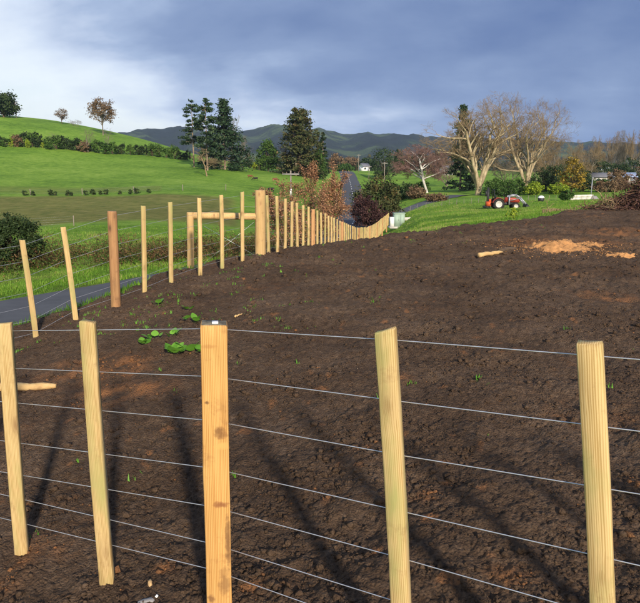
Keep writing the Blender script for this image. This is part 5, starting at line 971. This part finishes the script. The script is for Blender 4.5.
# buildings far off among the trees
M['greyroof'] = flat('grey_iron_roof', (0.15, 0.155, 0.18), 0.7, 0.0, 0.1, 1); M['blueroof'] = flat('blue_grey_roof', (0.24, 0.30, 0.44), 0.5, 0.1, 0.1, 1); M['weatherboard'] = flat('weatherboard', (0.36, 0.34, 0.31), 0.8, 0, 0.1, 1); M['glass'] = flat('dark_glass', (0.04, 0.05, 0.06), 0.1, 0, 0.1, 1)
def house(name, label, px, Y, w, d, hw, hr, wall, roof, rz, cat='house', py=178):
    x, y, z = at_ground(px, Y, py); t = thing(name, label, cat, (x, y, z), rz); mb = MB(); mb.box((0, 0, hw / 2 - 0.2), (w, d, hw + 0.4)); V = [(-w / 2, -d / 2, hw), (-w / 2, d / 2, hw), (-w / 2, 0, hw + hr - 0.06), (w / 2, -d / 2, hw), (w / 2, d / 2, hw), (w / 2, 0, hw + hr - 0.06)]; mb.add(V, None, [(0, 2, 1), (3, 4, 5)]); mb.build('wall', wall, t)
    e = 0.4; mb = MB(); V = []
    for xx in (-w / 2 - e, w / 2 + e): V += [(xx, -d / 2 - e, hw - 0.1), (xx, 0, hw + hr), (xx, d / 2 + e, hw - 0.1), (xx, d / 2 + e, hw - 0.02), (xx, 0, hw + hr + 0.1), (xx, -d / 2 - e, hw - 0.02)]
    mb.add(V, [(j, (j + 1) % 6, 6 + (j + 1) % 6, 6 + j) for j in range(6)] + [(0, 5, 4, 1), (1, 4, 3, 2), (6, 7, 10, 11), (7, 8, 9, 10)]); mb.build('roof', roof, t)
    n = max(2, int(w / 3))
    for i in range(n):
        xx = -w / 2 + w * (i + 0.5) / n
        if i == n // 2: mb = MB(); mb.box((xx, -d / 2 - 0.03, 1.0), (0.9, 0.06, 2.0)); dr = mb.build('door', M['greymetal'], t); mb = MB(); mb.box((xx + 0.35, -d / 2 - 0.08, 1.0), (0.05, 0.06, 0.12)); mb.build('handle', M['steel'], dr)
        else:
            mb = MB(); mb.box((xx, -d / 2 - 0.03, hw * 0.58), (1.3, 0.06, 1.1)); wn = mb.build('window', M['white'], t); mb = MB(); mb.box((xx, -d / 2 - 0.07, hw * 0.58), (1.1, 0.03, 0.92)); mb.build('pane', M['glass'], wn)
house('house', 'small white gabled house beside the far road, right side', 364, 330, 4.0, 5, 2.4, 1.6, M['white'], M['greyroof'], 0.5)
house('house', 'little white cottage behind the leaning silver tree', 446, 262, 4, 5, 2.4, 1.4, M['white'], M['greyroof'], 0.2)
house('shed', 'low grey-roofed shed behind the light pole at the right', 602, 168, 6.5, 5, 2.2, 1.0, M['weatherboard'], M['greyroof'], -0.1, 'shed')
house('house', 'white-roofed house under the skyline row of bare trees', 606, 222, 6, 6, 2.6, 1.6, M['weatherboard'], M['white'], 0.1)
house('shed', 'blue-grey roofed shed just left of the brush pile', 627, 172, 3.4, 5, 2.0, 1.1, M['weatherboard'], M['blueroof'], -0.2, 'shed')
def wall_piece():
    a, b = pix(570, 197, 93), pix(592, 197, 95); n = 4; t = thing('retaining_wall', 'low white block retaining wall below the golden tree', 'wall', (a[0], a[1], gz(a[0], a[1]))); L = np.linalg.norm(b[:2] - a[:2]); t.rotation_euler = (0, 0, math.atan2(b[1] - a[1], b[0] - a[0]))
    for r in range(2):
        for i in range(n):
            mb = MB(); w = L / n; mb.box((w * (i + 0.5) + (0.1 if r else 0), 0.01 * ((i + r) % 2), 0.17 + 0.36 * r), (w - 0.02, 0.3, 0.345)); mb.build('block', M['paleblock'], t)
    x, y, z = at_ground(594, 95, 196); mb = MB(); mb.add([(-0.7, -0.4, 0), (0.7, -0.4, 0), (0.8, 0.4, 0), (-0.7, 0.4, 0), (-0.4, -0.2, 0.5), (0.3, -0.25, 0.42), (0.45, 0.25, 0.55), (-0.3, 0.2, 0.48)], [(0, 3, 2, 1), (4, 5, 6, 7), (0, 1, 5, 4), (1, 2, 6, 5), (2, 3, 7, 6), (3, 0, 4, 7)]); link('boulder', mb.mesh('boulder', M['stone']), loc=(x, y, z - 0.05), label='pale boulder at the right end of the retaining wall', category='rock')
M['paleblock'] = flat('pale_block', (0.62, 0.60, 0.54), 0.9, 0, 0.15, 2); wall_piece()
def light_pole():
    x, y, z = at_ground(591, 104, 195); t = thing('light_pole', 'slim grey pole rising above the retaining wall', 'pole', (x, y, z)); mb = MB(); mb.tube([(0, 0, -0.2), (0, 0, 3.0)], [0.09, 0.07], 8); mb.build('pole', M['greymetal'], t, True); mb = MB(); mb.box((0.0, 0, 3.06), (0.26, 0.26, 0.14)); mb.build('cap', M['greymetal'], t)
light_pole()

# ---------------------------------------------------------------- air
def haze():
    m = bpy.data.materials.new('thin_air'); m.use_nodes = True; nt = m.node_tree; nt.nodes.remove(nt.nodes['Principled BSDF']); v = nd(nt, 'ShaderNodeVolumePrincipled'); v.inputs['Color'].default_value = (0.50, 0.68, 1.0, 1); v.inputs['Density'].default_value = HAZE; v.inputs['Anisotropy'].default_value = 0.0
    nt.links.new(v.outputs[0], nt.nodes['Material Output'].inputs['Volume']); mb = MB(); mb.box((0, 0, 110), (9200, 9200, 300)); link('haze', mb.mesh('haze', m), kind='stuff', label='thin blue haze filling the valley air', category='haze')
HAZE = 0.000085
haze()
sc.cycles.max_bounces = 5; sc.cycles.diffuse_bounces = 2; sc.cycles.glossy_bounces = 2; sc.cycles.transmission_bounces = 3; sc.cycles.volume_bounces = 0; sc.cycles.transparent_max_bounces = 6
